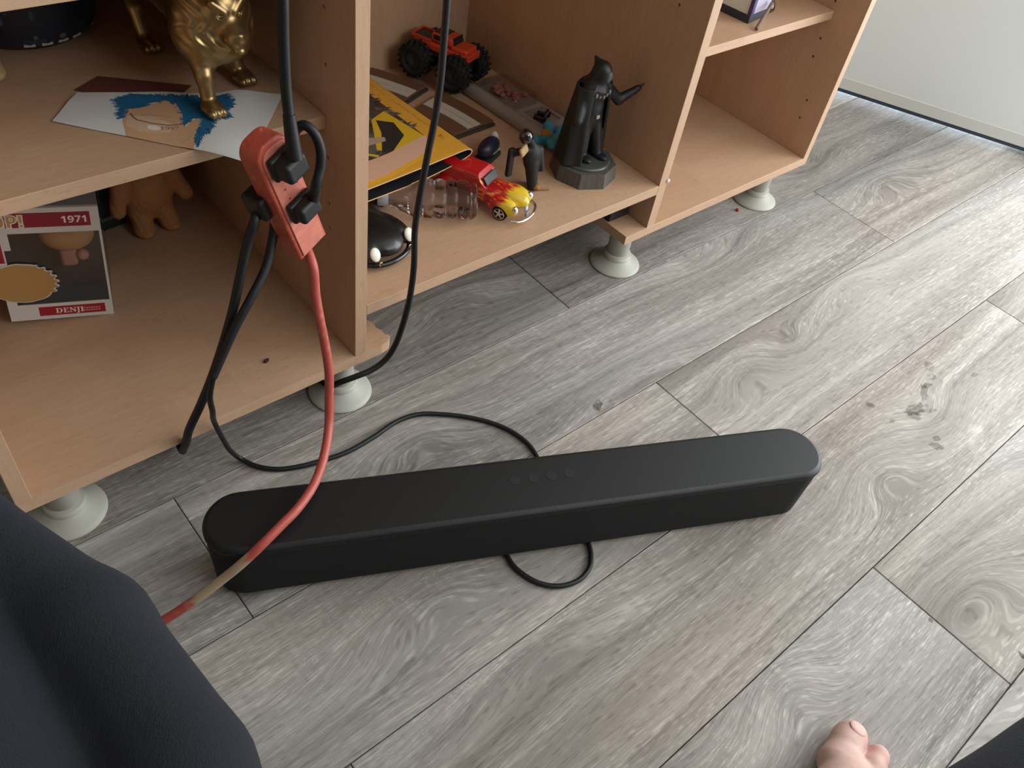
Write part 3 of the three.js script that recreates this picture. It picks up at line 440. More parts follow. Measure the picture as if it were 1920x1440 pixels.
{
  const t = thing('gift_box', 'dark green box standing between the window box and the tan plush toy', 'box', [0.298, BB, -1.215], 0.1);
  mesh('body', rbox(0.072, 0.08, 0.06, 0.004).translate(0, 0.04, 0), std([22, 40, 34], 0.5), t); mesh('lid', rbox(0.075, 0.02, 0.063, 0.003).translate(0, 0.09, 0), std([26, 46, 38], 0.5), t);
  mesh('label', rbox(0.03, 0.007, 0.001, 0.0003).translate(0.008, 0.022, 0.0305), std([96, 104, 112], 0.6), t);
}
tag(mesh('crumb', moved(new THREE.IcosahedronGeometry(0.0035, 1), 0.368, BB + 0.0022, -0.799, 0.3, 0.4, 0, [1.4, 0.6, 0.8]), std([52, 34, 26], 0.9)), 'small dark crumb on the bottom board of the left bay', 'crumb');
tag(mesh('crumb', moved(new THREE.IcosahedronGeometry(0.0045, 1), 1.483, 0.0028, -0.785, 0.2, 0.9, 0, [1.2, 0.6, 0.9]), std([178, 60, 44], 0.8)), 'tiny red crumb on the floor beside the right foot disc', 'crumb');

// ───────────── middle bay ─────────────
const MB = 0.2109;
{ // soft yellow comic book doubled over, spine loop to the right
  const t = thing('comic_book', 'yellow soft-cover book folded over with a dark picture on its cover', 'book', [0.797, 0, -0.9], 0.06);
  const top = [[-0.268, 0.281], [-0.2, 0.2815], [-0.1, 0.284], [-0.05, 0.286], [-0.02, 0.2868], [-0.009, 0.2862], [-0.002, 0.2832], [0, 0.2795], [-0.0025, 0.2755], [-0.012, 0.272], [-0.03, 0.2685], [-0.06, 0.2645], [-0.1, 0.2612], [-0.16, 0.2605], [-0.268, 0.2612]];
  const curve = new THREE.CatmullRomCurve3(top.map(([x, y]) => V(x, y, 0)), false, 'centripetal'), N = 120, L = 0.34;
  const P = Array.from({ length: N + 1 }, (_, i) => curve.getPoint(i / N)), nor = P.map((_, i) => { const a = P[Math.max(i - 1, 0)], b = P[Math.min(i + 1, N)], d = b.clone().sub(a).normalize(); return V(-d.y, d.x, 0); });
  const ribbon = (off, flip) => { const pos = [], uv = [], idx = []; for (let i = 0; i <= N; i++) for (const z of [0, -L]) { pos.push(P[i].x + nor[i].x * off, P[i].y + nor[i].y * off, z); const up = nor[i].y > 0.05; uv.push(up ? (P[i].x + 0.31) / 0.31 * 0.98 : 0.99, -z / L); } for (let i = 0; i < N; i++) { const a = 2 * i; flip ? idx.push(a, a + 1, a + 2, a + 1, a + 3, a + 2) : idx.push(a, a + 2, a + 1, a + 1, a + 2, a + 3); } const g = new THREE.BufferGeometry(); g.setAttribute('position', new THREE.Float32BufferAttribute(pos, 3)); g.setAttribute('uv', new THREE.Float32BufferAttribute(uv, 2)); g.setIndex(idx); g.computeVertexNormals(); return g; };
  // canvas: x runs 310 mm to the spine, y runs 340 mm from the far end to the near edge
  const cover = canvasTex(930, 1020, (c) => {
    const X = (m) => (m + 0.31) * 3000, Y = (m) => (0.34 + m) * 3000, poly = (p, f) => { c.fillStyle = f; c.beginPath(); p.forEach(([x, y], i) => i ? c.lineTo(X(x), Y(y)) : c.moveTo(X(x), Y(y))); c.closePath(); c.fill(); }, r = rngOf(31);
    c.fillStyle = '#d29a33'; c.fillRect(0, 0, 930, 1020);
    poly([[-0.31, -0.275], [-0.045, -0.275], [-0.049, -0.06], [-0.31, -0.055]], '#3b332d');
    for (let k = 0; k < 240; k++) { const x = -0.3 + r() * 0.25, y = -0.27 + r() * 0.2; poly([[x, y], [x + 0.014 * r(), y + 0.004], [x + 0.02 * r(), y + 0.018 * r()], [x - 0.004, y + 0.012]], ['#4d4034', '#2a2725', '#6a5a44', '#3d3f4a', '#514a45', '#7a6b58'][k % 6]); }
    poly([[-0.16, -0.125], [-0.118, -0.12], [-0.1, -0.086], [-0.14, -0.07], [-0.2, -0.06], [-0.31, -0.058], [-0.31, -0.1]], '#56524e');
    poly([[-0.09, -0.15], [-0.058, -0.16], [-0.049, -0.06], [-0.12, -0.06], [-0.135, -0.075]], '#d0a81f'); poly([[-0.085, -0.145], [-0.066, -0.124], [-0.075, -0.085], [-0.118, -0.058], [-0.132, -0.066], [-0.1, -0.11]], '#232122');
    poly([[-0.165, -0.14], [-0.148, -0.145], [-0.135, -0.115], [-0.103, -0.098], [-0.108, -0.088], [-0.14, -0.092], [-0.155, -0.11]], '#a58f7a'); poly([[-0.19, -0.128], [-0.17, -0.134], [-0.172, -0.12], [-0.19, -0.115]], '#9a5a4c'); poly([[-0.168, -0.092], [-0.14, -0.062], [-0.145, -0.058], [-0.17, -0.088]], '#c9a52c'); poly([[-0.27, -0.29], [-0.2, -0.28], [-0.2, -0.26], [-0.27, -0.26]], '#3a3370');
    poly([[-0.31, -0.06], [-0.13, -0.058], [-0.047, -0.068], [-0.056, -0.032], [-0.16, -0.014], [-0.31, -0.012]], '#cfa48a'); poly([[-0.31, -0.012], [-0.16, -0.014], [-0.056, -0.032], [-0.06, -0.024], [-0.16, -0.006], [-0.31, -0.004]], '#dca42c');
    c.strokeStyle = '#7d5417'; c.lineWidth = 3; for (let y = -0.33; y < -0.07; y += 0.0042) if (r() > 0.25 && !(y > -0.2 && y < -0.185)) { c.beginPath(); c.moveTo(X(-0.028 + r() * 0.002), Y(y)); c.lineTo(X(-0.0255 + r() * 0.003), Y(y + 0.003)); c.stroke(); }
    c.lineWidth = 3.5; for (let k = 0; k < 7; k++) { c.beginPath(); c.moveTo(X(-0.034 + r() * 0.01), Y(-0.06 + r() * 0.016)); c.lineTo(X(-0.034 + r() * 0.01), Y(-0.06 + r() * 0.016)); c.stroke(); }
  });
  mesh('cover', ribbon(0.0009, false), new THREE.MeshStandardMaterial({ map: cover, roughness: 0.5 }), t); mesh('inside_page', ribbon(-0.0009, true), std([24, 24, 28], 0.6), t);
  for (const z of [0, -L]) { const epos = [], eidx = [], b = epos.length / 3; for (let i = 0; i <= N; i++) for (const o of [0.0009, -0.0009]) epos.push(P[i].x + nor[i].x * o, P[i].y + nor[i].y * o, z); for (let i = 0; i < N; i++) { const a = b + 2 * i; eidx.push(a, a + 1, a + 2, a + 1, a + 3, a + 2); }
  const eg = new THREE.BufferGeometry(); eg.setAttribute('position', new THREE.Float32BufferAttribute(epos, 3)); eg.setIndex(eidx); eg.computeVertexNormals(); mesh('page_edge', eg, std([220, 178, 110], 0.7), t); }
}
function carWheel(parent, at, r, w, tyre, rim) {      // axle along local z
  const wheel = mesh('wheel', moved(lathe([[0, -w / 2], [r * 0.8, -w / 2], [r * 0.97, -w * 0.4], [r, -w * 0.2], [r, w * 0.2], [r * 0.97, w * 0.4], [r * 0.8, w / 2], [0, w / 2]], 28), 0, 0, 0, Math.PI / 2), tyre, parent, at);
  const spokes = [lathe([[r * 0.68, -w * 0.56], [r * 0.78, -w * 0.56], [r * 0.78, w * 0.56], [r * 0.68, w * 0.56]], 28).rotateX(Math.PI / 2), new THREE.CylinderGeometry(r * 0.2, r * 0.2, w * 1.15, 14).rotateX(Math.PI / 2)];
  for (let k = 0; k < 5; k++) spokes.push(moved(rbox(r * 0.22, r * 0.62, w * 1.1, r * 0.05), 0, 0, 0).translate(0, r * 0.4, 0).rotateZ(k / 5 * 6.2832));
  mesh('rim', merged(spokes), rim, wheel); return wheel;
}
{ // red hot rod with yellow flames
  const f = [0.38, 0.925], t = thing('toy_car', 'red vintage toy car with yellow flames over its nose and a chrome bumper', 'toy car', [0.797, MB, -0.856], Math.atan2(-f[1], f[0]));
  const body = (p) => {
    let d = sell(p, [0.03, 0.03, 0], [0.047, 0.0165, 0.0195]); const az = Math.abs(p.z), q = { x: p.x, y: p.y, z: az };
    d = smin(d, sbox(p, [-0.022, 0.027, 0], [0.05, 0.0125, 0.0265], 0.009), 0.007);
    d = smin(d, sell(q, [0.041, 0.0225, 0.024], [0.029, 0.0145, 0.0115]), 0.005); d = smin(d, sell(q, [-0.06, 0.0215, 0.026], [0.022, 0.0145, 0.01]), 0.005);
    d = smin(d, Math.max(sbox(p, [-0.034, 0.043, 0], [0.044, 0.0168, 0.0245], 0.01), (p.x - 0.0) * 0.78 + (p.y - 0.05) * 0.62), 0.004);
    d = smin(d, scap(p, [0.02, 0.043, 0], [0.068, 0.036, 0], 0.0035, 0.003), 0.006);
    d = Math.max(d, -Math.max(Math.hypot(p.x - 0.042, p.y - 0.0125) - 0.0145, 0.02 - az)); d = Math.max(d, -Math.max(Math.hypot(p.x + 0.06, p.y - 0.0125) - 0.0145, 0.02 - az));
    return Math.max(d, 0.0075 - p.y);
  };
  const g = sdfGeo(body, [-0.095, 0.002, -0.042], [0.085, 0.068, 0.042], 96);
  paint(g, (x, y, z) => {
    const a = Math.atan2(z, y - 0.02) * 0.03, tongue = n2(a * 420 + 3, 0.5) * 0.5 + 0.5, lick = n2(x * 130 + 9, a * 900) , edge = 0.056 - tongue * 0.016 + Math.abs(z) * -0.15;
    if (x > edge) return [222, 188, 40]; if (x > edge - 0.004) return [214, 120, 34]; if (lick > 0.5 && x > -0.002 && x < 0.05) return [216, 140, 44]; return [182, 22, 26];
  });
  const b = mesh('body', g, new THREE.MeshPhysicalMaterial({ vertexColors: true, roughness: 0.35, clearcoat: 0.6, clearcoatRoughness: 0.2 }), t);
  const glass = std([44, 40, 37], 0.35);
  mesh('windscreen', moved(rbox(0.002, 0.0145, 0.037, 0.003), 0.0055, 0.0488, 0, 0, 0, 0.66), glass, b);
  for (const s of [-1, 1]) mesh('side_window', moved(rbox(0.024, 0.0105, 0.0014, 0.003), -0.02, 0.05, s * 0.0228), glass, b);
  for (const s of [-1, 1]) { const h = mesh('headlight', moved(new THREE.SphereGeometry(0.0058, 18, 12), 0.0655, 0.0262, s * 0.0262, 0, 0, 0, [0.75, 1.2, 0.85]), M.chrome, t); mesh('lens', moved(new THREE.SphereGeometry(0.0042, 16, 10), 0.0685, 0.0264, s * 0.0265, 0, 0, 0, [0.6, 1.2, 0.9]), std([228, 228, 224], 0.2), h); }
  mesh('grille', moved(rbox(0.004, 0.016, 0.0085, 0.0018), 0.0735, 0.0215, 0, 0, 0, 0.12), std([216, 218, 222], 0.35, { metalness: 0.4 }), t);
  mesh('bumper', tube([[0.066, 0.011, -0.036], [0.076, 0.0108, -0.03], [0.0825, 0.0105, -0.015], [0.084, 0.0105, 0], [0.0825, 0.0105, 0.015], [0.076, 0.0108, 0.03], [0.066, 0.011, 0.036]], 0.0024, 40, 8), M.chrome, t);
  mesh('number_plate', rbox(0.003, 0.007, 0.014, 0.001).translate(0.079, 0.015, 0.004), std([120, 120, 124], 0.4), t);
  for (const s of [-1, 1]) mesh('side_trim', tube([[-0.01, 0.0338, s * 0.0268], [0.01, 0.0335, s * 0.0232], [0.03, 0.034, s * 0.0195], [0.05, 0.034, s * 0.0165]], 0.0006, 20, 6), std([216, 120, 110], 0.4), t);
  for (const [x, z] of [[0.042, 0.0275], [0.042, -0.0275], [-0.06, 0.0275], [-0.06, -0.0275]]) carWheel(t, [x, 0.0125, z], 0.0125, 0.009, M.rubber, M.chrome);
}
{ // black rounded car with cream headlamps
  const f = [0.22, 0.975], t = thing('toy_car', 'glossy black toy car with large cream headlamps, half hidden by the left divider', 'toy car', [0.564, MB, -0.886], Math.atan2(-f[1], f[0]));
  const body = (p) => {
    const q = { x: p.x, y: p.y, z: Math.abs(p.z) };
    let d = sell(p, [0.025, 0.024, 0], [0.067, 0.024, 0.044]); d = smin(d, sell(q, [0.048, 0.021, 0.036], [0.036, 0.019, 0.0145]), 0.008);
    d = smin(d, sbox(p, [-0.04, 0.022, 0], [0.06, 0.014, 0.043], 0.011), 0.012); d = smin(d, sell(p, [-0.045, 0.028, 0], [0.05, 0.018, 0.036]), 0.01);
    d = smin(d, sell(q, [-0.07, 0.021, 0.038], [0.03, 0.018, 0.012]), 0.008);
    d = Math.max(d, -Math.max(Math.hypot(p.x - 0.05, p.y - 0.013) - 0.016, 0.034 - q.z)); return Math.max(d, 0.006 - p.y);
  };
  mesh('body', sdfGeo(body, [-0.115, 0.001, -0.058], [0.105, 0.06, 0.058], 84), new THREE.MeshPhysicalMaterial({ color: RGB(12, 12, 13), roughness: 0.4, clearcoat: 0.35, clearcoatRoughness: 0.2 }), t);
  for (const s of [-1, 1]) { mesh('headlamp', moved(new THREE.SphereGeometry(0.0092, 22, 14), 0.0815, 0.029, s * 0.0355, 0, 0, 0.5, [0.45, 1.15, 0.95]), std([226, 222, 208], 0.3), t); mesh('indicator', moved(new THREE.TorusGeometry(0.0028, 0.0011, 8, 16), 0.0885, 0.0135, s * 0.031, 0, Math.PI / 2, 0), std([196, 178, 120], 0.25, { metalness: 0.9 }), t); }
  mesh('bumper', tube([[0.07, 0.0105, -0.047], [0.084, 0.01, -0.034], [0.0925, 0.01, -0.014], [0.0925, 0.01, 0.014], [0.084, 0.01, 0.034], [0.07, 0.0105, 0.047]], 0.004, 40, 10), std([20, 23, 23], 0.2), t);
  for (const [x, z] of [[0.05, 0.0425], [0.05, -0.0425], [-0.07, 0.042], [-0.07, -0.042]]) carWheel(t, [x, 0.0135, z], 0.0135, 0.011, M.rubber, M.chrome);
}
{ // crumpled clear bottle on its side
  const t = thing('plastic_bottle', 'crumpled clear ribbed plastic bottle lying beside the red toy car', 'bottle'), A = V(0.7565, 0.2425, -0.8315), B = V(0.635, 0.2385, -0.916), L = A.distanceTo(B);
  const prof = [[0, 0.006], [0.012, 0.001], [0.028, 0]]; for (let k = 0; k <= 60; k++) { const s = k / 60, y = 0.004 + s * 0.098; prof.push([0.0345 - 0.0034 * Math.pow(Math.sin(s * Math.PI * 5.5), 8) * (s > 0.06 ? 1 : 0) - (s < 0.05 ? 0.002 * (1 - s * 20) : 0), y]); } prof.push([0.027, 0.11], [0.022, 0.122], [0.016, 0.132], [0.0125, 0.138], [0.0122, L]);
  const g = new THREE.LatheGeometry(prof.map((p) => new THREE.Vector2(...p)), 64), p = g.attributes.position;
  for (let i = 0; i < p.count; i++) { const x = p.getX(i), y = p.getY(i), z = p.getZ(i), a = Math.atan2(z, x), dent = 1 - 0.10 * smooth(0.1, 0.9, n2(a * 1.6 + 4, y * 45)) - 0.05 * Math.max(0, n2(a * 4, y * 110)), w = smooth(0.0, 0.02, y) * smooth(0.14, 0.11, y); p.setXYZ(i, x * mix(1, dent, w), y, z * mix(1, dent, w) * 0.82); }
  g.computeVertexNormals(); const q = new THREE.Quaternion().setFromRotationMatrix(new THREE.Matrix4().makeBasis(V(0, 0, 0).crossVectors(B.clone().sub(A).normalize(), V(0, 1, 0)).normalize(), B.clone().sub(A).normalize(), V(0, 0, 0).crossVectors(V(0, 0, 0).crossVectors(B.clone().sub(A).normalize(), V(0, 1, 0)).normalize(), B.clone().sub(A).normalize())));
  g.applyQuaternion(q).translate(A.x, A.y, A.z);
  mesh('bottle_wall', g, new THREE.MeshPhysicalMaterial({ transmission: 1, thickness: 0.02, roughness: 0.05, color: RGB(240, 236, 242), specularIntensity: 1, ior: 1.22 }), t);
  const cap = lathe([[0, 0.018], [0.0135, 0.0175], [0.0142, 0.016], [0.0142, 0.0], [0, 0]], 32).translate(0, L - 0.012, 0).applyQuaternion(q).translate(A.x, A.y, A.z); mesh('cap', cap, std([150, 150, 152], 0.4), t);
}
{ // small blue toy car under the book
  const t = thing('toy_car', 'small blue toy car with dark tyres squeezed under the folded yellow book', 'toy car', [0.648, MB, -0.948], -1.0);
  mesh('body', merged(moved(rbox(0.05, 0.013, 0.026, 0.004, 3), 0, 0.0135, 0), moved(rbox(0.026, 0.011, 0.022, 0.004, 3), -0.004, 0.0225, 0)), std([30, 104, 150], 0.4), t);
  mesh('badge', rbox(0.008, 0.006, 0.006, 0.002).translate(0.022, 0.021, 0.008), std([186, 190, 170], 0.4), t);
  for (const [x, z] of [[0.015, 0.0135], [0.015, -0.0135], [-0.015, 0.0135], [-0.015, -0.0135]]) mesh('wheel', moved(new THREE.CylinderGeometry(0.009, 0.009, 0.007, 20), 0, 0, 0, Math.PI / 2), M.rubber, t, [x, 0.009, z]);
}
// two brown slot-track pieces with white double stripes
function trackPiece(a0, a1, y, label, lift) {
  const t = thing('toy_track', label, 'toy track'), C = [0.42, -1.0], R0 = 0.448, R1 = 0.545, wood = std([112, 78, 58], 0.6);
  const sector = (r0, r1, b0, b1, h) => { const s = new THREE.Shape(), n = 28; for (let i = 0; i <= n; i++) { const a = mix(b0, b1, i / n); s[i ? 'lineTo' : 'moveTo'](r1 * Math.cos(a), r1 * Math.sin(a)); } for (let i = n; i >= 0; i--) { const a = mix(b0, b1, i / n); s.lineTo(r0 * Math.cos(a), r0 * Math.sin(a)); } s.closePath(); return new THREE.ExtrudeGeometry(s, { depth: h, bevelEnabled: true, bevelSize: 0.0005, bevelThickness: 0.0005, bevelSegments: 1 }).rotateX(-Math.PI / 2); };
  const put = (g) => { const p = g.attributes.position; for (let i = 0; i < p.count; i++) { const z = p.getZ(i); p.setY(i, p.getY(i) + lift * (z + 0.3)); } return g.translate(C[0], y, C[1]); };
  mesh('track_bed', put(sector(R0, R1, a0, a1, 0.008)), wood, t); const white = std([196, 190, 178], 0.6);
  for (const r of [0.483, 0.4995]) mesh('white_stripe', put(sector(r, r + 0.0145, a0 + 0.002, a1 - 0.004, 0.0095)), white, t);
  mesh('end_plate', put(sector(R0, R1, a0 - 0.012, a0 - 0.002, 0.004)), std([60, 54, 46], 0.6), t);
}
trackPiece(0.075, 0.305, MB + 0.001, 'nearer brown toy track piece with white double stripes, below the monster truck', 0);
trackPiece(0.375, 0.6, MB + 0.001, 'farther brown toy track piece with white double stripes, beside the back panel', 0);
{ // orange monster truck
  const f = [0.34, 0.94], t = thing('monster_truck', 'orange toy monster truck on oversized black tyres at the back of the middle bay', 'toy truck', [0.978, MB + 0.0095, -1.212], Math.atan2(-f[1], f[0]));
  const orange = std([198, 66, 34], 0.4), win = std([28, 30, 30], 0.2), by = 0.052;
  const b = mesh('body', merged(moved(rbox(0.12, 0.016, 0.042, 0.005, 3), 0, by + 0.008, 0), moved(rbox(0.036, 0.012, 0.04, 0.005, 3), 0.04, by + 0.018, 0), moved(rbox(0.05, 0.019, 0.038, 0.007, 3), 0.002, by + 0.026, 0), moved(rbox(0.044, 0.006, 0.003, 0.001), -0.042, by + 0.018, 0.0195), moved(rbox(0.044, 0.006, 0.003, 0.001), -0.042, by + 0.018, -0.0195), moved(rbox(0.003, 0.006, 0.041, 0.001), -0.0635, by + 0.018, 0), moved(rbox(0.004, 0.014, 0.043, 0.0018), 0.061, by + 0.009, 0)), orange, t);
  mesh('windscreen', moved(rbox(0.002, 0.017, 0.032, 0.003), 0.0272, by + 0.0275, 0, 0, 0, 0.35), win, b); mesh('roof_panel', rbox(0.026, 0.0016, 0.028, 0.0006).translate(-0.004, by + 0.0358, 0), win, b); mesh('truck_bed', rbox(0.04, 0.002, 0.035, 0.0005).translate(-0.042, by + 0.0172, 0), win, b);
  for (const s of [-1, 1]) mesh('side_window', rbox(0.03, 0.009, 0.0014, 0.002).translate(0.0, by + 0.0285, s * 0.0188), win, b);
  mesh('chassis', merged(rod([-0.04, 0.03, -0.03], [-0.04, 0.03, 0.03], 0.004), rod([0.04, 0.03, -0.03], [0.04, 0.03, 0.03], 0.004), moved(rbox(0.1, 0.008, 0.016, 0.002), 0, 0.042, 0), rod([-0.04, 0.03, 0.012], [-0.02, 0.055, 0.012], 0.002), rod([0.04, 0.03, 0.012], [0.02, 0.055, 0.012], 0.002), rod([-0.04, 0.03, -0.012], [-0.02, 0.055, -0.012], 0.002), rod([0.04, 0.03, -0.012], [0.02, 0.055, -0.012], 0.002)), std([90, 86, 84], 0.4), t);
  const R = 0.03, W = 0.03, lugs = []; for (let k = 0; k < 18; k++) for (const s of [-1, 1]) lugs.push(moved(rbox(0.0055, 0.005, W * 0.46, 0.0008), 0, R + 0.0008, s * W * 0.25, 0, 0.35 * s, 0).rotateZ((k + (s > 0 ? 0.5 : 0)) / 18 * 6.2832));
  const tyre = merged(lathe([[R * 0.5, -W / 2], [R * 0.86, -W / 2], [R * 0.98, -W * 0.36], [R, 0], [R * 0.98, W * 0.36], [R * 0.86, W / 2], [R * 0.5, W / 2], [R * 0.5, -W / 2]], 32).rotateX(Math.PI / 2), ...lugs), hub = merged(moved(new THREE.CylinderGeometry(R * 0.5, R * 0.5, W * 0.7, 24), 0, 0, 0, Math.PI / 2), moved(new THREE.CylinderGeometry(R * 0.2, R * 0.2, W, 14), 0, 0, 0, Math.PI / 2));
  for (const [x, z] of [[0.043, 0.034], [0.043, -0.034], [-0.043, 0.034], [-0.043, -0.034]]) { const w = mesh('wheel', tyre, M.rubber, t, [x, R + 0.003, z]); mesh('hub', hub, std([48, 54, 56], 0.4), w); }
}
{ // grey blister tray with pink sweets under clear plastic and a little black car on its card
  const t = thing('blister_pack', 'grey plastic blister tray with pinkish contents lying against the second divider', 'packaging', [1.036, MB, -1.055], 0.06), grey = std([150, 142, 136], 0.45);
  const tray = (p) => { let d = sbox(p, [0, 0.008, 0], [0.047, 0.008, 0.105], 0.006); d = smin(d, sbox(p, [-0.034, 0.012, 0.0], [0.009, 0.009, 0.1], 0.006), 0.006); d = Math.max(d, -sbox(p, [0.012, 0.018, 0.052], [0.024, 0.009, 0.026], 0.004)); return d; };
  mesh('tray', sdfGeo(tray, [-0.056, -0.004, -0.115], [0.056, 0.03, 0.115], 80), grey, t);
  const r = rngOf(8), bits = []; for (let k = 0; k < 26; k++) bits.push(moved(new THREE.SphereGeometry(0.006, 10, 8), 0.006 + (r() - 0.5) * 0.04, 0.019 + r() * 0.006, -0.035 + (r() - 0.5) * 0.07, 0, r() * 3, 0, [1.2, 0.7, 0.9]));
  const c = mesh('contents', merged(bits), std([168, 110, 106], 0.5), t); c.userData.kind = 'stuff';
  const dome = sdfGeo((p) => sbox(p, [0.006, 0.02, -0.035], [0.034, 0.017, 0.05], 0.012), [-0.035, 0.014, -0.092], [0.047, 0.042, 0.022], 56);
  mesh('clear_dome', dome, new THREE.MeshPhysicalMaterial({ transmission: 1, thickness: 0, roughness: 0.16, color: RGB(236, 232, 230) }), t);
}
{
  const t = thing('toy_car', 'tiny black and silver toy car resting in the grey blister tray', 'toy car', [1.046, MB + 0.0125, -0.999], 0.5);
  mesh('body', merged(moved(rbox(0.04, 0.008, 0.018, 0.003, 3), 0, 0.009, 0), moved(rbox(0.02, 0.008, 0.016, 0.003, 3), -0.002, 0.0155, 0)), std([20, 20, 21], 0.3), t); mesh('trim', merged(moved(rbox(0.002, 0.003, 0.016, 0.001), 0.0205, 0.01, 0), moved(rbox(0.03, 0.0016, 0.002, 0.0005), 0, 0.0125, 0.009), moved(rbox(0.016, 0.0014, 0.013, 0.0005), -0.002, 0.0199, 0)), std([150, 140, 134], 0.3, { metalness: 0.5 }), t);
  for (const [x, z] of [[0.012, 0.009], [0.012, -0.009], [-0.012, 0.009], [-0.012, -0.009]]) mesh('wheel', moved(new THREE.CylinderGeometry(0.0058, 0.0058, 0.004, 18), 0, 0, 0, Math.PI / 2), M.rubber, t, [x, 0.0058, z]);
}
{ // bright blue toy figure lying beside the statue
  const t = thing('toy_figure', 'bright blue toy figure with orange bands lying behind the dark statue', 'toy', [1.012, MB + 0.0001, -0.93], 0.5), blue = std([62, 160, 184], 0.45);
  const B = (p) => { let d = sell(p, [0.0, 0.013, 0.006], [0.026, 0.012, 0.014]); d = smin(d, scap(p, [-0.012, 0.016, -0.012], [-0.03, 0.02, -0.022], 0.0085, 0.0095), 0.005); d = smin(d, scap(p, [0.012, 0.018, -0.014], [0.03, 0.02, -0.02], 0.0085, 0.01), 0.005); d = smin(d, scap(p, [-0.01, 0.009, 0.018], [-0.028, 0.0065, 0.03], 0.0065, 0.006), 0.004); return smin(d, sell(p, [0.034, 0.014, 0.004], [0.013, 0.0125, 0.012]), 0.005) + 0.0006 * n2(p.x * 300, p.z * 300); };
  mesh('body', sdfGeo(B, [-0.05, -0.003, -0.04], [0.055, 0.035, 0.045], 56), blue, t);
  mesh('orange_band', moved(new THREE.SphereGeometry(0.0105, 18, 12), 0.001, 0.0185, -0.0145, 0, 0, 0, [1.0, 0.95, 0.9]), std([196, 128, 48], 0.5), t); mesh('orange_band', moved(new THREE.TorusGeometry(0.006, 0.0022, 8, 18), -0.021, 0.0072, 0.0255, 0, 0.9, 0), std([196, 128, 48], 0.5), t);
}
{ // small black-clad figure with a glossy dark helmet
  const t = thing('toy_figure', 'small black-robed toy figure with a glossy dark helmet standing behind the red car', 'toy', [0.889, MB + 0.0001, -0.848]);
  const B = (p) => { let d = scap(p, [0.002, 0.006, 0.002], [-0.002, 0.045, -0.004], 0.0085, 0.0115); d = smin(d, scap(p, [0.01, 0.005, -0.006], [0.004, 0.045, -0.008], 0.0075, 0.01), 0.004); d = smin(d, sell(p, [-0.002, 0.062, -0.006], [0.0175, 0.021, 0.0125]), 0.008); d = smin(d, scap(p, [0.012, 0.07, -0.004], [0.016, 0.036, 0.002], 0.006, 0.0055), 0.004); d = smin(d, scap(p, [-0.014, 0.074, -0.008], [-0.031, 0.07, -0.014], 0.006, 0.006), 0.004); d = smin(d, sbox(p, [-0.038, 0.052, -0.018], [0.006, 0.026, 0.004], 0.003), 0.004); return smin(d, scap(p, [-0.006, 0.082, -0.006], [-0.012, 0.09, -0.006], 0.006, 0.006), 0.004); };
  mesh('body', sdfGeo(B, [-0.055, -0.004, -0.035], [0.035, 0.105, 0.022], 64), std([18, 18, 19], 0.6), t);
  mesh('helmet', moved(new THREE.SphereGeometry(0.0125, 28, 18), -0.021, 0.0995, -0.008, 0, 0, 0.3, [0.92, 1.05, 0.95]), new THREE.MeshPhysicalMaterial({ color: RGB(28, 20, 19), roughness: 0.08, clearcoat: 1, clearcoatRoughness: 0.05 }), t);
  mesh('tan_sash', moved(rbox(0.018, 0.018, 0.006, 0.003, 3), -0.027, 0.079, -0.002, 0, 0.2, 0.5), std([178, 150, 104], 0.7), t);
  mesh('boots', merged(moved(new THREE.SphereGeometry(0.0085, 14, 10), 0.006, 0.0065, 0.005, 0, 0, 0, [1, 0.75, 1.3]), rod([0.008, 0.003, 0.012], [0.026, 0.0018, 0.02], 0.0016, 0.001)), std([150, 98, 44], 0.6), t);
}
{
  const t = thing('toy_boat', 'small navy toy boat with a white tip behind the red car roof', 'toy', [0.884, MB + 0.009, -0.957], 0.4);
  mesh('hull', sdfGeo((p) => Math.max(sell(p, [0, 0.012, 0], [0.03, 0.016, 0.015]), -(p.y + 0.0)), [-0.036, -0.004, -0.02], [0.036, 0.034, 0.02], 36), std([24, 28, 52], 0.4), t);
  mesh('tip', moved(new THREE.SphereGeometry(0.009, 16, 12), 0.026, 0.016, -0.004, 0, 0, 0, [0.8, 1.5, 1]), std([182, 176, 166], 0.5), t); mesh('stripe', rbox(0.026, 0.003, 0.004, 0.001).translate(0.004, 0.008, 0.0135), std([146, 156, 138], 0.5), t);
  mesh('stand', rbox(0.06, 0.009, 0.03, 0.003).translate(-0.006, -0.0045, 0), std([44, 42, 40], 0.6), t);
}
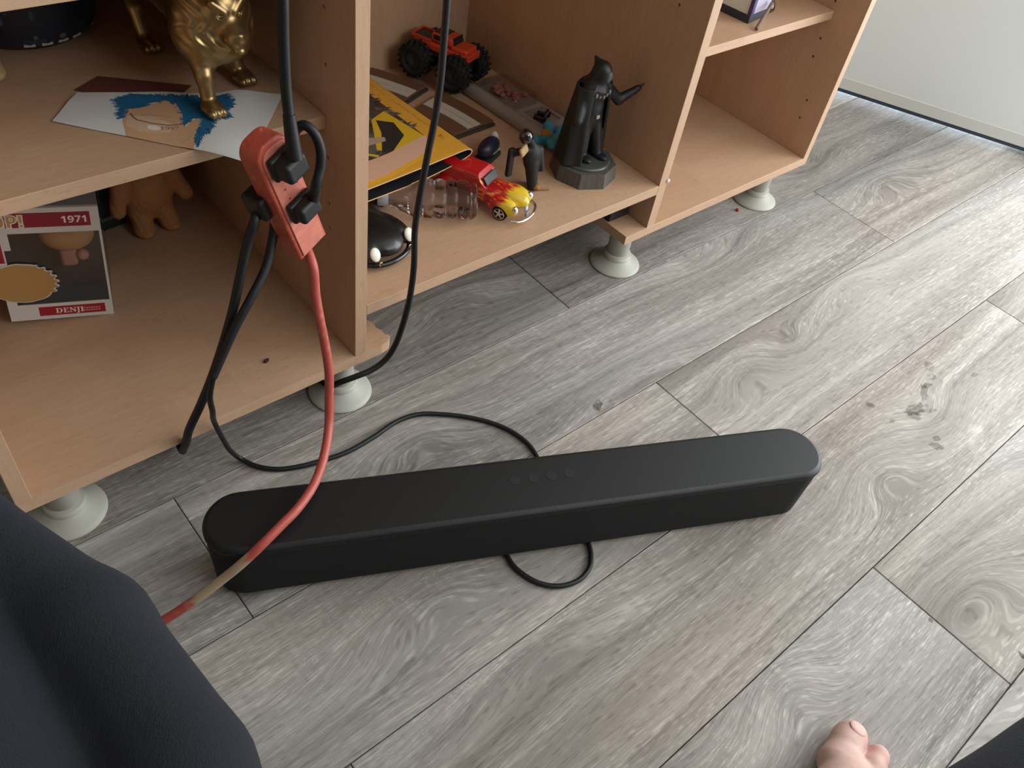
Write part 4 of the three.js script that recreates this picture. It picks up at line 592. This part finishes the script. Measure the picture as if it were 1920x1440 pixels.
{ // dark cloaked statue with one arm held out, on an eight-sided plinth
  const t = thing('statue', 'black cloaked statuette with one arm held out, on an eight-sided grey plinth', 'statuette', [1.006, MB, -0.843]), X = 1.006, Y = MB, Z = -0.843;
  const oct = new THREE.CylinderGeometry(0.055, 0.0585, 0.027, 8, 1).rotateY(Math.PI / 8 + 0.32).toNonIndexed(); oct.computeVertexNormals(); oct.translate(0, 0.0135, 0);
  const streak = dataTex(256, 64, (x, y, c) => { const n = n2(x * 0.5, y * 0.05) * 10 + n2(x * 0.16, 3) * 8; c[0] = 84 + n; c[1] = 82 + n; c[2] = 76 + n; }, true); streak.repeat.set(4, 1);
  const plinth = mesh('plinth', oct, new THREE.MeshStandardMaterial({ map: streak, roughness: 0.55 }), t);
  mesh('ground_disc', lathe([[0, 0.033], [0.04, 0.0325], [0.0425, 0.031], [0.044, 0.0285], [0.044, 0.0265], [0, 0.0265]], 48), std([72, 73, 68], 0.38), plinth);
  const F = (p) => {
    let d = scap(p, [-0.012, 0.036, 0.0], [-0.01, 0.1, -0.008], 0.0095, 0.0125); d = smin(d, scap(p, [0.017, 0.036, 0.008], [0.009, 0.1, -0.006], 0.009, 0.0125), 0.004); d = smin(d, sell(p, [0.0185, 0.036, 0.017], [0.0085, 0.006, 0.015]), 0.004); d = smin(d, sell(p, [-0.013, 0.036, 0.011], [0.0085, 0.006, 0.014]), 0.004);
    d = smin(d, sell(p, [-0.001, 0.118, -0.006], [0.02, 0.028, 0.0155]), 0.008); d = smin(d, sell(p, [-0.001, 0.147, -0.008], [0.029, 0.019, 0.0175]), 0.008);
    d = smin(d, scap(p, [0.024, 0.15, -0.008], [0.05, 0.126, 0.002], 0.0105, 0.0085), 0.006); d = smin(d, scap(p, [0.05, 0.126, 0.002], [0.075, 0.142, 0.012], 0.0085, 0.0062), 0.005); d = smin(d, sell(p, [0.0795, 0.1455, 0.0135], [0.006, 0.005, 0.005]), 0.003); d = smin(d, scap(p, [0.081, 0.147, 0.0135], [0.0895, 0.1515, 0.0155], 0.0022, 0.0016), 0.002);
    d = smin(d, scap(p, [-0.028, 0.147, -0.008], [-0.044, 0.112, 0.004], 0.0105, 0.009), 0.006);
    const k = clamp((0.16 - p.y) / 0.13), a = Math.atan2(p.z + 0.012, p.x + 0.004), rr = Math.hypot((p.x + 0.004 + 0.006 * k) / (0.033 + 0.011 * k), (p.z + 0.01) / (0.021 + 0.012 * k)), fold = 0.05 * Math.sin(a * 11 + k * 2) * k;
    const da = Math.abs(Math.atan2(Math.sin(a - 1.45), Math.cos(a - 1.45)));
    let cape = Math.abs(rr - 1 - fold) * 0.03 - 0.0024; cape = Math.max(cape, (0.8 - da) * 0.035, 0.032 - p.y, p.y - 0.162);
    d = smin(d, cape, 0.003);
    let hd = sell(p, [0.002, 0.181, -0.004], [0.0148, 0.018, 0.0165]); hd = smin(hd, scap(p, [0.001, 0.172, -0.008], [-0.001, 0.158, -0.01], 0.0155, 0.024), 0.008); hd = smin(hd, scap(p, [0, 0.188, -0.006], [-0.003, 0.2, -0.02], 0.01, 0.003), 0.008); hd = Math.max(hd, -sell(p, [0.0065, 0.177, 0.0135], [0.0085, 0.0115, 0.0065]));
    return smin(d, hd, 0.006);
  };
  mesh('figure', sdfGeo(F, [-0.07, 0.025, -0.055], [0.097, 0.206, 0.045], 110), std([23, 24, 25], 0.48), t);
  const bars = []; for (let k = 0; k < 5; k++) bars.push(moved(new THREE.SphereGeometry(0.0036, 12, 9), -0.015 + k * 0.0075, 0.147 + Math.abs(k - 2) * 0.0018, 0.0112 - Math.abs(k - 2) * 0.0012, 0, 0, 0, [0.8, 1.2, 0.6]));
  for (const b of bars) mesh('clasp_bead', b, std([120, 122, 118], 0.5), t); mesh('face', moved(new THREE.SphereGeometry(0.0085, 20, 14), 0.006, 0.177, 0.0085, 0.1, 0.2, 0, [0.85, 1.2, 0.5]), std([84, 86, 84], 0.5), t); mesh('belt_buckle', rbox(0.008, 0.0062, 0.003, 0.001).translate(-0.002, 0.1105, 0.0098), std([150, 154, 132], 0.4), t); 
}

// ───────────── right bay, upper shelf ─────────────
const SR = 0.4112;
{
  const t = thing('carton', 'small navy and white carton standing on the right-hand shelf', 'box', [1.396, SR, -0.88], 0.12);
  mesh('body', rbox(0.07, 0.052, 0.072, 0.0015).translate(0, 0.039, 0), std([206, 214, 212], 0.6), t); mesh('base', rbox(0.073, 0.014, 0.075, 0.0015).translate(0, 0.007, 0), std([36, 42, 62], 0.5), t); mesh('corner_strip', rbox(0.008, 0.052, 0.008, 0.001).translate(-0.0335, 0.0395, 0.0345), std([56, 50, 96], 0.5), t);
  mesh('front_label', rbox(0.058, 0.048, 0.0015, 0.0005).translate(0.004, 0.039, 0.0365), std([176, 170, 192], 0.6), t); mesh('edge_strip', rbox(0.006, 0.052, 0.004, 0.001).translate(0.0335, 0.039, 0.0362), std([44, 44, 62], 0.5), t);
}
tag(mesh('wooden_stick', rod([1.354, SR + 0.0036, -0.812], [1.42, SR + 0.028, -0.838], 0.0034, 0.0034, 10), std([112, 92, 74], 0.7)), 'thin grey-brown stick leaning beside the navy carton on the right shelf', 'stick');
tag(mesh('glass_stopper', moved(lathe([[0, 0], [0.016, 0], [0.018, 0.004], [0.0165, 0.014], [0.012, 0.02], [0, 0.021]], 32), 1.452, SR, -0.868), new THREE.MeshPhysicalMaterial({ transmission: 1, thickness: 0.01, roughness: 0.08, color: RGB(214, 206, 204) })), 'small clear glass stopper behind the stick on the right-hand shelf', 'stopper');

// ───────────── the person taking the picture: two splayed seated legs ─────────────
{
  const t = thing('person', 'seated person in navy trousers with one bare foot on the floor', 'person');
  const weave = dataTex(256, 256, (x, y, c) => { const n = n2(x * 0.9, y * 0.9) * 26 + n2(x * 0.25, y * 0.25) * 22 + 128; c[0] = c[1] = c[2] = n; }, true, false); weave.repeat.set(22, 22);
  const cloth = new THREE.MeshPhysicalMaterial({ color: RGB(18, 21, 30), roughness: 0.95, bumpMap: weave, bumpScale: 0.0012, sheen: 0.12, sheenRoughness: 0.6, sheenColor: RGB(90, 100, 130) });
  const trousers = (p) => {
    let L = scap(p, [-0.105, 0.47, 0.17], [-0.09, 0.475, -0.40], 0.098, 0.088); L = smin(L, scap(p, [-0.06, 0.455, -0.41], [-0.07, 0.1, -0.4], 0.075, 0.062), 0.05);
    L = smin(L, smin(smin(scap(p, [0.004, 0.49, 0.06], [0.014, 0.497, -0.2], 0.036, 0.037), scap(p, [0.018, 0.497, -0.2], [0.008, 0.498, -0.31], 0.037, 0.039), 0.012), scap(p, [0.008, 0.498, -0.31], [-0.06, 0.5, -0.5], 0.039, 0.04), 0.012), 0.008);      // loose fold along the inside of the thigh
    L += 0.004 * n2(p.x * 9 + 4, p.z * 7 + p.y * 5) ;
    let Rr = scap(p, [0.04, 0.45, 0.105], [0.47, 0.455, 0.2], 0.114, 0.104); Rr = smin(Rr, scap(p, [0.48, 0.44, 0.21], [0.55, 0.12, 0.14], 0.085, 0.056), 0.05); Rr += 0.004 * n2(p.x * 9 + 40, p.z * 9 + p.y * 6);
    let d = smin(L, Rr, 0.06); d = smin(d, sell(p, [-0.06, 0.48, 0.27], [0.17, 0.13, 0.14]), 0.07); return d;
  };
  mesh('trousers', sdfGeo(trousers, [-0.26, 0.03, -0.58], [0.64, 0.64, 0.45], 96), cloth, t);
  const Z = 0.052, foot = (p) => {
    let d = scap(p, [0.555, 0.14, 0.105], [0.56, 0.06, 0.1], 0.04, 0.04); d = smin(d, scap(p, [0.545, 0.032, 0.105], [0.61, 0.036, 0.085], 0.036, 0.034), 0.03);
    d = smin(d, scap(p, [0.6, 0.034, 0.072], [0.643, 0.024, 0.062], 0.032, 0.022), 0.02); d = smin(d, scap(p, [0.6, 0.03, 0.105], [0.64, 0.02, 0.11], 0.028, 0.018), 0.02);
    d = smin(d, scap(p, [0.636, 0.0235, 0.05], [0.66, 0.0205, 0.046], 0.0225, 0.019), 0.008); d = smin(d, sell(p, [0.675, 0.0195, 0.0435], [0.026, 0.0185, 0.0205]), 0.008);   // big toe
    const toe = (a, b, c, r) => { d = smin(d, scap(p, a, b, r * 1.02, r * 0.86), 0.007); d = smin(d, scap(p, b, c, r * 0.86, r), 0.005); };
    toe([0.645, 0.021, 0.086], [0.672, 0.02, 0.0805], [0.69, 0.0145, 0.078], 0.0142); toe([0.642, 0.02, 0.108], [0.665, 0.0185, 0.106], [0.68, 0.013, 0.105], 0.0128); toe([0.634, 0.018, 0.128], [0.654, 0.016, 0.128], [0.666, 0.012, 0.128], 0.0118); toe([0.622, 0.016, 0.146], [0.638, 0.014, 0.147], [0.648, 0.011, 0.148], 0.011);
    return Math.max(d, 0.0006 - p.y);
  };
  const skin = sdfGeo(foot, [0.49, -0.004, 0.0], [0.73, 0.17, 0.175], 92); paint(skin, (x, y, z) => { const k = smooth(0.668, 0.69, x) * 0.8, n = n2(x * 160, z * 160) * 4 + n2(x * 420, z * 420) * 3; return [200 + n, 166 + n - k * 12, 153 + n - k * 8]; });
  mesh('bare_foot', skin, new THREE.MeshPhysicalMaterial({ vertexColors: true, roughness: 0.55, specularIntensity: 0.5 }), t);
  const nail = new THREE.MeshStandardMaterial({ color: RGB(204, 162, 148), roughness: 0.55 });
  mesh('toenail', moved(new THREE.SphereGeometry(0.0105, 18, 12), 0.6865, 0.0335, 0.0425, 0, 0, -0.42, [1.05, 0.28, 1.05]), nail, t); mesh('toenail', moved(new THREE.SphereGeometry(0.0062, 14, 10), 0.6965, 0.0245, 0.0775, 0, 0, -0.5, [1.0, 0.3, 1.0]), nail, t);
}
renderer.render(scene, camera);
